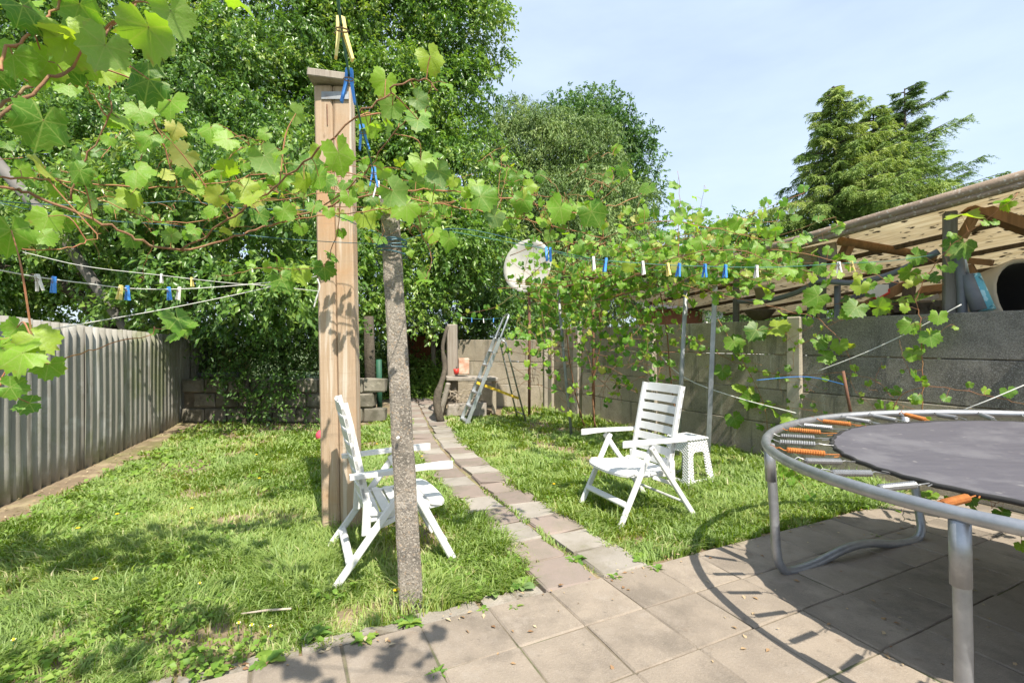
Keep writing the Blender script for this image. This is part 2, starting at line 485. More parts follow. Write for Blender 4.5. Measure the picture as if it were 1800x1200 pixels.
M['brick'] = surf('far_brick', (.42, .17, .10), (.34, .13, .08), 6, .9, .3, 30, vary=.12)
M['render'] = surf('white_render', (.80, .79, .77), (.74, .73, .71), 2, .85, .1, 20, vary=0)
M['slate'] = surf('slate_roof', (.09, .09, .11), (.13, .13, .15), 3, .8, .2, 20, vary=0)
M['cream'] = surf('cream_sheet', (.46, .40, .20), (.38, .32, .15), 3, .85, .2, 20, vary=0)
M['tin'] = surf('rusty_tin', (.42, .14, .06), (.60, .50, .40), 7, .7, .2, 40, vary=0)
M['red'] = surf('red_plastic', (.62, .05, .035), (.55, .04, .03), 6, .45, .05, 40, vary=0)
M['pink'] = surf('pink_ball', (.66, .10, .15), (.60, .08, .12), 6, .45, .05, 40, vary=0)
M['greenpost'] = surf('green_post', (.025, .11, .065), (.03, .09, .06), 8, .6, .1, 40, vary=0)
M['pot'] = surf('cream_pot', (.56, .48, .34), (.50, .42, .29), 5, .7, .1, 30, vary=0)
M['wicker'] = surf('dark_wicker', (.055, .04, .03), (.09, .065, .045), 30, .8, .6, 60, vary=0)
M['stick'] = surf('dry_stick', (.52, .45, .36), (.40, .33, .25), 15, .85, .3, 60, vary=.1)
M['litter'] = leaf_mat('leaf_litter', [(0, (.22, .12, .06)), (.5, (.36, .24, .13)), (1, (.48, .40, .27))], .1, .8)
M['grass'] = leaf_mat('grass_blade', [(0, (.15, .26, .026)), (.45, (.23, .36, .036)), (.75, (.34, .43, .06)), (.9, (.50, .48, .17)), (1, (.60, .53, .32))], .38, .5, (1.4, 1.4, .5))
M['clover'] = leaf_mat('ground_cover_leaf', [(0, (.12, .23, .03)), (.6, (.20, .33, .05)), (1, (.30, .40, .09))], .35, .5, (1.35, 1.3, .6))
M['treeA'] = leaf_mat('cherry_leaf', [(0, (.065, .15, .03)), (.5, (.13, .245, .045)), (.85, (.21, .33, .07)), (1, (.29, .38, .10))], .36, .34, (1.5, 1.5, .5), spec=.5)
M['treeB'] = leaf_mat('ash_leaf', [(0, (.065, .155, .028)), (.5, (.135, .255, .042)), (.85, (.22, .34, .065)), (1, (.30, .39, .10))], .36, .34, (1.5, 1.5, .5), spec=.5)
M['treeC'] = leaf_mat('willow_leaf', [(0, (.09, .16, .045)), (.5, (.155, .245, .07)), (.85, (.23, .33, .10)), (1, (.31, .39, .14))], .28, .5, (1.3, 1.3, .7))
M['treeD'] = leaf_mat('oak_leaf', [(0, (.05, .13, .028)), (.5, (.09, .195, .038)), (1, (.16, .28, .065))], .25, .5, (1.4, 1.4, .6))
M['spruce'] = leaf_mat('spruce_needle', [(0, (.09, .17, .04)), (.5, (.19, .29, .06)), (.85, (.29, .38, .085)), (1, (.38, .44, .13))], .30, .6, (1.3, 1.3, .6))
M['spruce_d'] = leaf_mat('cedar_needle', [(0, (.08, .15, .045)), (.5, (.145, .235, .065)), (1, (.22, .32, .09))], .28, .6, (1.2, 1.2, .7))
M['shrub'] = leaf_mat('shrub_leaf', [(0, (.045, .11, .022)), (.6, (.09, .185, .032)), (1, (.16, .27, .05))], .3, .42, (1.4, 1.4, .6))
VCOL = [(0, (.07, .18, .025)), (.3, (.13, .28, .028)), (.55, (.18, .35, .032)), (.8, (.25, .41, .04)), (.95, (.34, .44, .055)), (1, (.44, .40, .12))]
M['vine'] = leaf_mat('grape_leaf', VCOL, .45, .45, (1.45, 1.55, .30), obj_random=True, veins=True)
M['vine_far'] = leaf_mat('grape_leaf_small', VCOL, .45, .45, (1.45, 1.55, .30))
M['weed'] = leaf_mat('weed_leaf', [(0, (.09, .20, .03)), (.6, (.16, .28, .04)), (1, (.25, .35, .06))], .3, .5, (1.4, 1.3, .5), obj_random=True)
M['petal_y'] = surf('yellow_petal', (.85, .60, .02), (.78, .50, .01), 10, .6, 0, vary=0)
M['petal_w'] = surf('white_petal', (.80, .80, .80), (.72, .72, .72), 10, .6, 0, vary=0)
# ------------------------------------------------------------------ ground, lawn, patio, path
mb = MB()
mb.add([(-300, -60, -.06), (300, -60, -.06), (300, 600, -.06), (-300, 600, -.06)], [(0, 1, 2, 3)])
tag(mb.build('ground', M['terrain']), kind='structure')
mb = MB()
G = 40
for j in range(G + 1):
    for i in range(G + 1):
        x, y = -8 + 14 * i / G, -1 + 13.5 * j / G
        mb.v.append((x, y, .012 * math.sin(1.7 * x + 2.1 * y) - .012 + .008 * math.sin(3.1 * x - 1.3 * y)))
for j in range(G):
    for i in range(G):
        a = j * (G + 1) + i
        mb.f.append((a, a + 1, a + G + 2, a + G + 1))
tag(mb.build('lawn', M['soil'], smooth=True), kind='structure')

U, V = Vector((.902, .431, 0)), Vector((.431, -.902, 0))
P0 = Vector((1.486, 2.448, 0))
TS = .36
def pc(i, j, z=0.0): return P0 + U * (i * TS) + V * (j * TS) + Vector((0, 0, z))
mb = MB()
mb.add([pc(-17, -2, .0215), pc(16, -2, .0215), pc(16, 11, .0215), pc(-17, 11, .0215)], [(0, 1, 2, 3)])
patio = tag(mb.build('patio', M['sand']), kind='structure')
slab_meshes = []
for k in range(6):
    m_ = MB().box((0, 0, 0), (TS - .005 - .002 * (k % 3), TS - .004 - .002 * (k % 2), .04), jit=.0026, bev=.006)
    slab_meshes.append(m_.mesh('paving_slab', M['slab']))
ang = math.atan2(U.y, U.x)
for j in range(-2, 8):
    for i in range(-15, 14):
        c = pc(i + .5, j + .5)
        if c.y < .9 or abs(c.x) > c.y * 1.25 + 1.0 or c.x > 5.6: continue
        if (c.x + .56 * c.y) > 6.1: continue
        o = link('paving_slab', random.choice(slab_meshes), patio)
        o.location = c + Vector((0, 0, .008 + random.uniform(-.003, .004)))
        o.rotation_euler = (random.uniform(-.006, .006), random.uniform(-.006, .006), ang + random.uniform(-.006, .006) + random.choice((0, math.pi / 2)))
# rough kerb left of the path: short, broken, half buried pieces
t = -3.05
while t > -9.5:
    L = random.uniform(.35, 1.3)
    a, b = t, t - L
    n = max(5, int(L * 9))
    wv = random.uniform(.16, .30)
    poly = [pc(a - (a - b) * s / n, -2.02 - random.uniform(0, .03)) for s in range(n + 1)]
    poly += [pc(b + (a - b) * s / n, -2.02 - wv - random.uniform(-.06, .08)) for s in range(n + 1)]
    m_ = MB().prism([(p.x, p.y) for p in poly], -.03, .012 + random.uniform(-.008, .010))
    q_ = Matrix.Rotation(random.uniform(-.04, .04), 3, 'X')
    m_.build('edging_stone', M['kerb'], patio)
    t = b - random.uniform(.01, .12)
# path
PSTEP = .335
path_pts = []
p = pc(-2, -2.02)
d0, d1 = Vector((-.431, .902, 0)), Vector((-.255, .967, 0))
s = 0.0
while s < 9.9:
    f = min(1, max(0, (s - 1.2) / 3.2))
    d = (d0 * (1 - f) + d1 * f).normalized()
    path_pts.append((p.copy(), d.copy()))
    p = p + d * (PSTEP / 4)
    s += PSTEP / 4
path = tag(empty('garden_path', path_pts[0][0]), kind='structure')
m_ = MB()
for q, d in path_pts[::4]:
    r = Vector((d.y, -d.x, 0))
    m_.v += [q + r * -.35 + Vector((0, 0, .001)), q + r * .35 + Vector((0, 0, .001))]
for k in range(len(m_.v) // 2 - 1): m_.f.append((2 * k, 2 * k + 1, 2 * k + 3, 2 * k + 2))
part(path, 'bedding', m_, M['soil'])
pm = {}
for key in ('slab_pale', 'slab_rose'):
    pm[key] = [MB().box((0, 0, 0), (.340 - .012 * k, PSTEP - .014 - .006 * k, .045), jit=.009, bev=.008).mesh('paving_slab', M[key]) for k in range(3)]
for k in range(len(path_pts) // 4):
    q, d = path_pts[k * 4 + 2]
    r = Vector((d.y, -d.x, 0))
    for side in (-1, 1):
        pale = (k + (side > 0)) % 2 == 0
        if random.random() < .12: pale = not pale
        o = link('paving_slab', random.choice(pm['slab_pale' if pale else 'slab_rose']), path)
        o.location = q + r * side * (.184 + random.uniform(-.012, .014)) + d * random.uniform(-.012, .012) + Vector((0, 0, .001 + random.uniform(-.006, .006))) - path.location
        o.rotation_euler = (random.uniform(-.015, .015), random.uniform(-.015, .015), math.atan2(r.y, r.x) + random.uniform(-.05, .05))
PATH_XY = np.array([(q.x, q.y) for q, d in path_pts])

# ------------------------------------------------------------------ left corrugated fence
FD = Vector((-.318, .948, 0)).normalized()
FN = Vector((.948, .318, 0)).normalized()
F0 = Vector((-4.34, 4.05, 0))
fence = tag(empty('corrugated_fence', F0), 'tall grey corrugated fibre cement fence along the left of the lawn', 'fence')
def corrugated(p0, dirv, nrm, L, zb, zt, amp, pitch, thick=.006, seg=8, rows=5, warp=0.0):
    m_ = MB()
    n = int(round(L / pitch * seg))
    for side in (0, 1):
        for r in range(rows + 1):
            for i in range(n + 1):
                s_ = L * i / n
                off = amp * math.cos(2 * math.pi * s_ / pitch) - side * thick + warp * math.sin(3.0 * r / rows)
                q = p0 + dirv * s_ + nrm * off
                m_.v.append((q.x, q.y, zb(s_) + (zt(s_) - zb(s_)) * r / rows))
    w, hcount = n + 1, (n + 1) * (rows + 1)
    for r in range(rows):
        for i in range(n):
            a = r * w + i
            m_.f.append((a, a + 1, a + w + 1, a + w))
            m_.f.append((a + hcount, a + hcount + w, a + hcount + w + 1, a + hcount + 1))
    for i in range(n):
        for r0 in (0, rows):
            a = r0 * w + i
            m_.f.append((a, a + hcount, a + hcount + 1, a + 1))
    for r in range(rows):
        for i0 in (0, n):
            a = r * w + i0
            m_.f.append((a, a + w, a + w + hcount, a + hcount))
    return m_
s = -3.3
k = 0
while s < 6.2:
    L = .918
    y0 = random.uniform(-.012, .012)
    def zt(q, s=s, y0=y0): return 1.612 - .026 * (s + q) + y0
    pz = F0 + FD * s + FN * (.009 * (k % 2) + random.uniform(-.004, .004))
    part(fence, 'sheet', corrugated(pz, FD, FN, L + .05, lambda q: -.05, zt, .021, .153, warp=random.uniform(-.012, .012)), M['fibre'], True)
    s += L
    k += 1
for s in (-2.4, -.5, 1.35, 3.2, 5.0):
    part(fence, 'post', MB().bar(F0 + FD * s - FN * .09 - Vector((0, 0, .05)), F0 + FD * s - FN * .09 + Vector((0, 0, 1.45)), .08, .08, up=FN), M['timber_d'])

# ------------------------------------------------------------------ right concrete panel wall and back wall
def wallpt(Y): return Vector((6.286 - .56 * Y, Y, 0))
WD = Vector((-.56, 1, 0)).normalized()
WN = Vector((-.873, -.488, 0))
wall = tag(empty('concrete_panel_wall', wallpt(5.44)), 'high concrete panel wall along the right side, vines creeping over it', 'wall')
WY = [-.22, 1.67, 3.55, 5.44, 7.33, 9.0, 9.75]
for k, Y in enumerate(WY):
    c = wallpt(Y)
    part(wall, 'post', MB().box(c + Vector((0, 0, .83)) + WN * .012, (.115, .16, 1.70), Matrix.Rotation(math.atan2(WD.y, WD.x) + math.pi / 2, 3, 'Z'), bev=.012), M['wall_post'])
    if k == len(WY) - 1: break
    a, b = c + WD * .075, wallpt(WY[k + 1]) - WD * .075
    for r in range(4):
        z0 = .02 + r * .41
        off = WN * (random.uniform(-.006, .006) - .01)
        part(wall, 'panel', MB().bar(a + off + Vector((0, 0, z0 + .2)), b + off + Vector((0, 0, z0 + .2)), .06, .404, bev=.008), M['pebble'] if k <= 2 and r >= 2 else M['wall_conc'])
B0, B1 = Vector((.74, 9.86, 0)), Vector((-1.35, 10.65, 0))
BD = (B1 - B0).normalized()
BN = Vector((-BD.y, BD.x, 0))
if BN.y > 0: BN = -BN
bwall = tag(empty('low_back_wall', B0), 'pale stained concrete wall behind the aluminium stepladder', 'wall')
Lb = (B1 - B0).length
for k in range(2):
    part(bwall, 'post', MB().box(B0 + BD * (k * Lb) + Vector((0, 0, .73)) + BN * .01, (.12, .14, 1.46), Matrix.Rotation(math.atan2(BD.y, BD.x), 3, 'Z'), bev=.01), M['wall_post'])
for r in range(3):
    off = BN * random.uniform(-.006, .006)
    z0 = .02 + r * .474
    part(bwall, 'panel', MB().bar(B0 + BD * .07 + off + Vector((0, 0, z0 + .234)), B1 - BD * .07 + off + Vector((0, 0, z0 + .234)), .07, .468, bev=.008), M['wall_conc'])

# low block wall, back left
lw = tag(empty('low_block_wall', (-4.2, 8.35, 0)), 'low mossy block wall in the shade at the back left of the lawn', 'wall')
bl = [MB().box((0, 0, 0), (.37, .2, .235), jit=.011, bev=.02).mesh('block', M['block']) for k in range(4)]
for r in range(3):
    x = -5.72 + (.196 if r % 2 else 0)
    while x < -2.45:
        o = link('block', random.choice(bl), lw)
        o.location = Vector((x + .2, 8.35 + random.uniform(-.012, .012), .125 + r * .257)) - lw.location
        o.rotation_euler = (0, 0, random.uniform(-.015, .015) + random.choice((0, math.pi)))
        x += .392
part(lw, 'mortar_core', MB().bar((-5.7, 8.37, .375), (-2.45, 8.37, .375), .12, .72), M['sand'])
single('drain_pipe', MB().tube([(-5.45, 8.32, .815), (-4.75, 8.3, .825)], .045, 12), M['conduit'], Vector((-5.1, 8.3, .815)), 'short grey pipe lying on top of the low block wall', 'pipe', smooth=True)

# ------------------------------------------------------------------ timber post and concrete post
tb = Vector((-1.262, 3.56, 0))
tpost = tag(empty('timber_post', tb), 'tall pale timber post of two planks with a cap board, behind the left chair', 'post')
top = at(588, 156, 3.56)
for s, nm in ((-1, 'plank'), (1, 'plank')):
    a, b = tb + Vector((s * .067, .0 if s < 0 else .006, -.05)), Vector((top.x + s * .066, 3.56 + (.0 if s < 0 else .006), top.z))
    part(tpost, nm, MB().bar(a, b, .12, .131, up=(1, 0, 0), bev=.012), M['timber'])
for s in (0,):
    part(tpost, 'cap_board', MB().box((top.x - .012, 3.53, top.z + .035), (.285, .22, .055), Matrix.Rotation(math.radians(4), 3, 'Y') @ Matrix.Rotation(.12, 3, 'Z'), bev=.006), M['timber_w'])
    part(tpost, 'metal_plate', MB().box((top.x + .03, 3.494, top.z - .085), (.20, .008, .055)), M['galv_d'])
    part(tpost, 'nail', MB().tube([(top.x - .03, 3.492, top.z - .15), (top.x - .028, 3.495, top.z - .30)], .004, 5), M['rustpole'])
cb = Vector((-.527, 2.53, 0))
cpost = tag(empty('concrete_post', cb), 'leaning speckled concrete post with wire tied round its top, before the left chair', 'post')
ct = Vector((-.650, 2.53, 2.16))
m_ = MB()
n = 26
for r in range(n + 1):
    f = r / n
    c = cb * (1 - f) + ct * f + Vector((0, 0, -.06 * (1 - f)))
    w = .060 * (1 - f) + .046 * f
    dd = .050 * (1 - f) + .042 * f
    yaw = .18
    ch = .010
    for (x, y) in ((-w, -dd + ch), (-w + ch, -dd), (w - ch, -dd), (w, -dd + ch), (w, dd - ch), (w - ch, dd), (-w + ch, dd), (-w, dd - ch)):
        jx, jy = random.uniform(-.0022, .0022), random.uniform(-.0022, .0022)
        x_, y_ = x * math.cos(yaw) - y * math.sin(yaw), x * math.sin(yaw) + y * math.cos(yaw)
        m_.v.append((c.x + x_ + jx, c.y + y_ + jy, c.z))
for r in range(n):
    for k in range(8):
        a, b = r * 8 + k, r * 8 + (k + 1) % 8
        m_.f.append((a, b, b + 8, a + 8))
m_.f.append(tuple(range(n * 8, n * 8 + 8)))
part(cpost, 'shaft', m_, M['post_conc'])
m_ = MB()
for k, z in enumerate((1.90, 1.908, 1.917, 1.925, 1.86)):
    c = cb + (ct - cb) * (z / 2.16)
    ring = []
    for q in range(18):
        a = 2 * math.pi * q / 18
        ring.append((c.x + .078 * math.cos(a), c.y + .074 * math.sin(a), z + .012 * math.sin(a + k) + random.uniform(-.002, .002)))
    m_.tube(ring, .0035, 5, closed=True)
part(cpost, 'wire_wrap', m_, M['wire'])
part(cpost, 'bolt', MB().lathe([(.008, 0), (.008, .012), (.004, .016)], 8, cb + (ct - cb) * .42 + Vector((-.005, -.077, .0)), Matrix.Rotation(math.pi / 2, 3, 'X')), M['render'])
# ------------------------------------------------------------------ garden chairs
def make_chair(loc, rz, label):
    t = tag(empty('folding_chair', loc, rz), label, 'chair', 'white folding garden chairs')
    def P(name, mb, smooth=False): return mb.build(name, M['white'], t, (0, 0, 0), smooth)
    W = .27
    for s in (-1, 1):
        y = s * W
        P('front_leg', MB().bar((.36, y, -.01), (.045, y, .585), .026, .046, bev=.006))
        P('rear_leg', MB().bar((-.36, y + s * .028, -.01), (.085, y + s * .028, .585), .024, .044, bev=.006))
        # armrest: rounded long board
        poly = []
        for q in range(25):
            f = q / 24
            x = .34 - .62 * f
            hw = .031 * min(1, math.sqrt(max(0, 1 - (1 - min(1, f / .22)) ** 2)) + .12) * (1 - .25 * max(0, f - .6) / .4)
            poly.append((x, hw))
        pl = [(x, y + s * .012 + w) for x, w in poly] + [(x, y + s * .012 - w) for x, w in reversed(poly)]
        m_ = MB().prism(pl, 0, .026)
        m_.v = [(x, yy, z + .595 + .035 * (x + .28) - (.02 * max(0, x - .2) / .14 if z < .01 else 0)) for x, yy, z in m_.v]
        P('armrest', m_)
        # back rail, slightly curved
        rail = [(-.165, .36), (-.185, .47), (-.215, .62), (-.245, .76), (-.275, .90), (-.300, 1.00), (-.306, 1.03)]
        for (xa, za), (xb, zb_) in zip(rail[:-1], rail[1:]): pass
        m_ = MB()
        for (x, z) in rail:
            for dx, dy in ((-.022, -.011), (.022, -.011), (.022, .011), (-.022, .011)):
                m_.v.append((x + dx * .98, s * .225 + dy, z + dx * .2))
        for r in range(len(rail) - 1):
            for k in range(4):
                a, b = r * 4 + k, r * 4 + (k + 1) % 4
                m_.f.append((a, b, b + 4, a + 4))
        m_.f += [(0, 1, 2, 3), tuple(len(rail) * 4 - 4 + k for k in range(4))]
        P('back_rail', m_)
        P('back_support', MB().bar((-.175, s * .245, .44), (-.185, s * .245, .24), .018, .05, bev=.005))
        P('support_link', MB().bar((-.185, s * .247, .255), (.02, s * .247, .33), .016, .03, bev=.004))
        P('pivot', MB().lathe([(.012, -.02), (.012, .02)], 10, (.065, y + s * .02, .565), Matrix.Rotation(math.pi / 2, 3, 'X')))
        # seat rail
        P('seat_rail', MB().bar((-.18, s * .235, .335), (.27, s * .235, .375), .022, .045, bev=.005))
    # back slats: slightly dished boards, top one with rounded corners
    for k in range(8):
        f = (k + .5) / 8
        z = .405 + k * .0845
        x = -.172 - .150 * (z - .40) / .68
        m_ = MB()
        top_ = k == 7
        hgt = .059 if not top_ else .068
        n = 10
        for i in range(n + 1):
            yy = -.236 + .472 * i / n
            dish = -.020 * (1 - (yy / .236) ** 2)
            h2 = hgt / 2
            htop = h2
            if top_: htop = h2 - .03 * max(0, (abs(yy) - .19) / .046) ** 2
            for dx, dz in ((-.007, -h2), (.009, -h2), (.009 - .012, htop), (-.007 - .012, htop)):
                m_.v.append((x + dish + dx, yy, z + dz + .0))
        for i in range(n):
            for q in range(4):
                a, b = i * 4 + q, i * 4 + (q + 1) % 4
                m_.f.append((a, b, b + 4, a + 4))
        m_.f += [(0, 1, 2, 3), tuple(n * 4 + q for q in range(4))]
        P('back_slat', m_)
    # seat slats across the chair; front one deep with a rolled edge
    for k in range(6):
        x = -.135 + k * .077
        z = .372 + .020 * (k / 5) ** 1.5 - .012 * math.sin(k / 5 * math.pi)
        w = .056 if k < 5 else .092
        n = 10
        m_ = MB()
        for i in range(n + 1):
            yy = -.258 + .516 * i / n
            bow = (.030 * (1 - (yy / .258) ** 2)) if k == 5 else .010 * (1 - (yy / .258) ** 2)
            xf = x + w / 2 + bow
            drop = .018 if k == 5 else .004
            if k == 5 and abs(yy) > .22: xf -= .02
            for px_, pz_ in ((x - w / 2, z - .012), (xf, z - .012 - drop), (xf, z + .006 - drop), (xf - .02, z + .010 - drop * .15), (x - w / 2, z + .008)):
                m_.v.append((px_, yy, pz_ - .008 * (1 - (yy / .258) ** 2)))
        for i in range(n):
            for q in range(5):
                a, b = i * 5 + q, i * 5 + (q + 1) % 5
                m_.f.append((a, b, b + 5, a + 5))
        m_.f += [tuple(range(5)), tuple(n * 5 + q for q in range(5))]
        P('seat_slat', m_)
    P('front_stretcher', MB().bar((.285, -.27, .15), (.285, .27, .15), .05, .022, up=(.5, 0, 1), bev=.005))
    P('rear_stretcher', MB().bar((-.275, -.295, .105), (-.275, .295, .105), .05, .020, up=(-.5, 0, 1), bev=.005))
    return t
make_chair((-.80, 3.14, .005), math.radians(24), 'white plastic folding chair seen side-on, against the pale timber post')
make_chair((1.02, 3.98, .005), math.radians(180 + 24.8), 'white plastic folding chair on the right lawn, back slats facing the camera')

# ------------------------------------------------------------------ wicker-look stool
sx, sy = 1.74, 4.74
stool = tag(empty('plastic_stool', (sx, sy, .005), math.radians(27)), 'white woven plastic stool standing just behind the right chair', 'stool')
def weave_mat():
    m, nt, out = new_mat('white_weave')
    v = coords(nt, rnd=False)
    sp = N(nt, 'ShaderNodeSeparateXYZ')
    nt.links.new(v, sp.inputs[0])
    ad = N(nt, 'ShaderNodeMath', operation='ADD')
    nt.links.new(sp.outputs[0], ad.inputs[0])
    nt.links.new(sp.outputs[1], ad.inputs[1])
    def sine(src, sc):
        a = N(nt, 'ShaderNodeMath', operation='MULTIPLY')
        a.inputs[1].default_value = sc
        nt.links.new(src, a.inputs[0])
        b = N(nt, 'ShaderNodeMath', operation='SINE')
        nt.links.new(a.outputs[0], b.inputs[0])
        return b.outputs[0]
    mu = N(nt, 'ShaderNodeMath', operation='MULTIPLY')
    nt.links.new(sine(ad.outputs[0], 160), mu.inputs[0])
    nt.links.new(sine(sp.outputs[2], 250), mu.inputs[1])
    b = N(nt, 'ShaderNodeBump')
    b.inputs['Strength'].default_value = 1.0
    b.inputs['Distance'].default_value = .0055
    nt.links.new(mu.outputs[0], b.inputs['Height'])
    p = N(nt, 'ShaderNodeBsdfPrincipled')
    p.inputs['Base Color'].default_value = (.74, .74, .73, 1)
    p.inputs['Roughness'].default_value = .5
    nt.links.new(b.outputs['Normal'], p.inputs['Normal'])
    nt.links.new(p.outputs[0], out.inputs['Surface'])
    return m
M['weave'] = weave_mat()
HT, HB, SH = .125, .18, .445
for k in range(4):
    R = Matrix.Rotation(k * math.pi / 2, 3, 'Z')
    def sp_(u, z):          # point on a side: u -1..1, z height
        h_ = HB + (HT - HB) * z / SH
        return R @ Vector((u * h_, -h_, z))
    def in_(u, z):
        h_ = HB + (HT - HB) * z / SH - .012
        return R @ Vector((u * h_ , -h_, z))
    # outline with an arched window
    outer = [(-1, 0), (-1, SH), (1, SH), (1, 0)]
    m_ = MB()
    zb, zt = .07, .33
    cols = [-1, -.56, -.5, -.36, 0, .36, .5, .56, 1]
    def quad(u0, u1, z00, z01, z10, z11):
        m_.add([sp_(u0, z00), sp_(u1, z10), sp_(u1, z11), sp_(u0, z01), in_(u0, z00), in_(u1, z10), in_(u1, z11), in_(u0, z01)],
               [(0, 1, 2, 3), (7, 6, 5, 4), (0, 4, 5, 1), (3, 2, 6, 7)])
    topz = {-.56: zt - .06, -.5: zt - .02, -.36: zt, 0: zt, .36: zt, .5: zt - .02, .56: zt - .06}
    for a, b in zip(cols[:-1], cols[1:]):
        if a == -1 or b == 1: quad(a, b, 0, SH, 0, SH)
        else:
            quad(a, b, topz[a], SH, topz[b], SH)
            quad(a, b, .03 if abs(a) < .5 else .02, zb, .03 if abs(b) < .5 else .02, zb)
    for u in (-.56, .56):
        m_.add([sp_(u, zb), sp_(u, topz[u]), in_(u, topz[u]), in_(u, zb)], [(0, 1, 2, 3)])
    m_.build('side', M['weave'], stool)
m_ = MB().box((0, 0, SH + .006), (2 * HT + .03, 2 * HT + .03, .022), bev=.008)
m_.build('seat', M['weave'], stool)

# ------------------------------------------------------------------ trampoline
TC = Vector((2.706, 2.187, 0))
TR, TRM = 1.359, 1.035
def tz(x, y): return .9 + .045 * (x - 3.3) - .01 * (y - 2.3)
def tp(a, r, dz=0.0):
    x, y = TC.x + r * math.cos(a), TC.y + r * math.sin(a)
    return Vector((x, y, tz(x, y) + dz))
tramp = tag(empty('trampoline', TC), 'round trampoline with galvanised rim, rusty springs and grey mat on the patio', 'trampoline')
rim = part(tramp, 'rim', MB().tube([tp(2 * math.pi * k / 96, TR + .006 * math.sin(5 * k / 96 * 6.28)) for k in range(96)], .0255, 12, closed=True), M['galv'], True)
for a in (180 + 26, 180 - 32, 100, 40, -20, -80):
    a = math.radians(a + 14)
    part(rim, 'rust_joint', MB().tube([tp(a - .006, TR), tp(a, TR), tp(a + .006, TR)], .0268, 12), M['rustpole'], True)
# mat, sagging a little
m_ = MB()
rings, sg = 10, 72
m_.v.append(tuple(tp(0, 0, -.045)))
for r in range(1, rings + 1):
    for k in range(sg):
        a = 2 * math.pi * k / sg
        rr = TRM * r / rings
        if r == rings: rr -= .012 * abs(math.sin(24 * a))
        m_.v.append(tuple(tp(a, rr, -.045 * (1 - (r / rings) ** 2) + .004 * math.sin(7 * a) * r / rings - .006)))
for k in range(sg): m_.f.append((0, 1 + k, 1 + (k + 1) % sg))
for r in range(rings - 1):
    for k in range(sg):
        a, b = 1 + r * sg + k, 1 + r * sg + (k + 1) % sg
        m_.f.append((a, a + sg, b + sg, b))
matp = part(tramp, 'mat', m_, M['mat'], True)
part(matp, 'hem', MB().tube([tp(2 * math.pi * k / 144, TRM + .004 - .012 * abs(math.sin(24 * 2 * math.pi * k / 144)), -.010) for k in range(144)], .011, 6, closed=True), M['black'], True)
# springs
def spring_mesh(mat, nm):
    m_ = MB()
    prof = []
    n = 15
    for k in range(n):
        x = -.088 + .176 * k / n
        prof += [(.0125, x), (.0165, x + .176 / n / 2)]
    prof.append((.0105, .088))
    m_.lathe(prof, 9, (0, 0, 0), Matrix.Rotation(math.pi / 2, 3, 'Y'))
    # hooks: outer to the rim, inner to the mat's ring
    m_.tube([(.088, .006, 0), (.104, .010, .006), (.125, .004, .016), (.140, 0, .006), (.144, 0, -.012)], .0032, 5)
    m_.tube([(-.088, .006, 0), (-.105, .008, .004), (-.14, .0, .0), (-.176, -.004, -.002)], .0030, 5)
    m_.tube([(-.125, .02, 0), (-.16, .010, 0), (-.182, -.004, -.004)], .0026, 5)
    return m_.mesh(nm, mat, smooth=False)
sm = {'g': spring_mesh(M['spring'], 'spring'), 'r': spring_mesh(M['rust'], 'spring')}
NS = 36
pat = 'ggrgrgggrggrgrggrgggrgrgrggggrgggrggrgrg'
for k in range(NS):
    a = 2 * math.pi * (k + .3) / NS + random.uniform(-.012, .012)
    o = link('spring', sm[pat[k % len(pat)]], tramp)
    r = TR - .155 + random.uniform(-.008, .008)
    o.location = tp(a, r, -.002) - TC
    o.rotation_euler = (random.uniform(-1, 1), random.uniform(-.05, .05) , a + random.uniform(-.16, .16))
# leg frames
def foot(a, r, z): return Vector((TC.x + r * math.cos(a), TC.y + r * math.sin(a), z))
for a0, a1 in ((151, 82), (206, 277), (28, -34)):
    a0, a1 = math.radians(a0), math.radians(a1)
    pts = [tp(a0, TR - .015, -.02), foot(a0, TR - .035, .45), foot(a0, TR - .05, .17)]
    p0_, p1_ = foot(a0, TR - .06, .05), foot(a1, TR - .20, .05)
    d_ = (p1_ - p0_)
    pts += [p0_ + d_ * .015 + Vector((0, 0, .025)), p0_ + d_ * .07 + Vector((0, 0, -.02)), p0_ + d_ * .22 + Vector((0, 0, -.012)), p0_ + d_ * .42 + Vector((0, 0, .035)), p0_ + d_ * .58 + Vector((0, 0, .035)), p0_ + d_ * .78 + Vector((0, 0, -.012)), p1_ - d_ * .07 + Vector((0, 0, -.02)), p1_ - d_ * .015 + Vector((0, 0, .025))]
    pts += [foot(a1, TR - .17, .17), foot(a1, TR - .10, .45), tp(a1, TR - .015, -.02)]
    fr = part(tramp, 'leg_frame', MB().tube(spline(pts, 5), .026, 12), M['galv'], True)
    for aa in (a0, a1):
        top_ = tp(aa, TR - .012, -.022)
        part(fr, 'socket', MB().tube([top_, foot(aa, TR - .022, top_.z - .22)], .0305, 12), M['galv'], True)

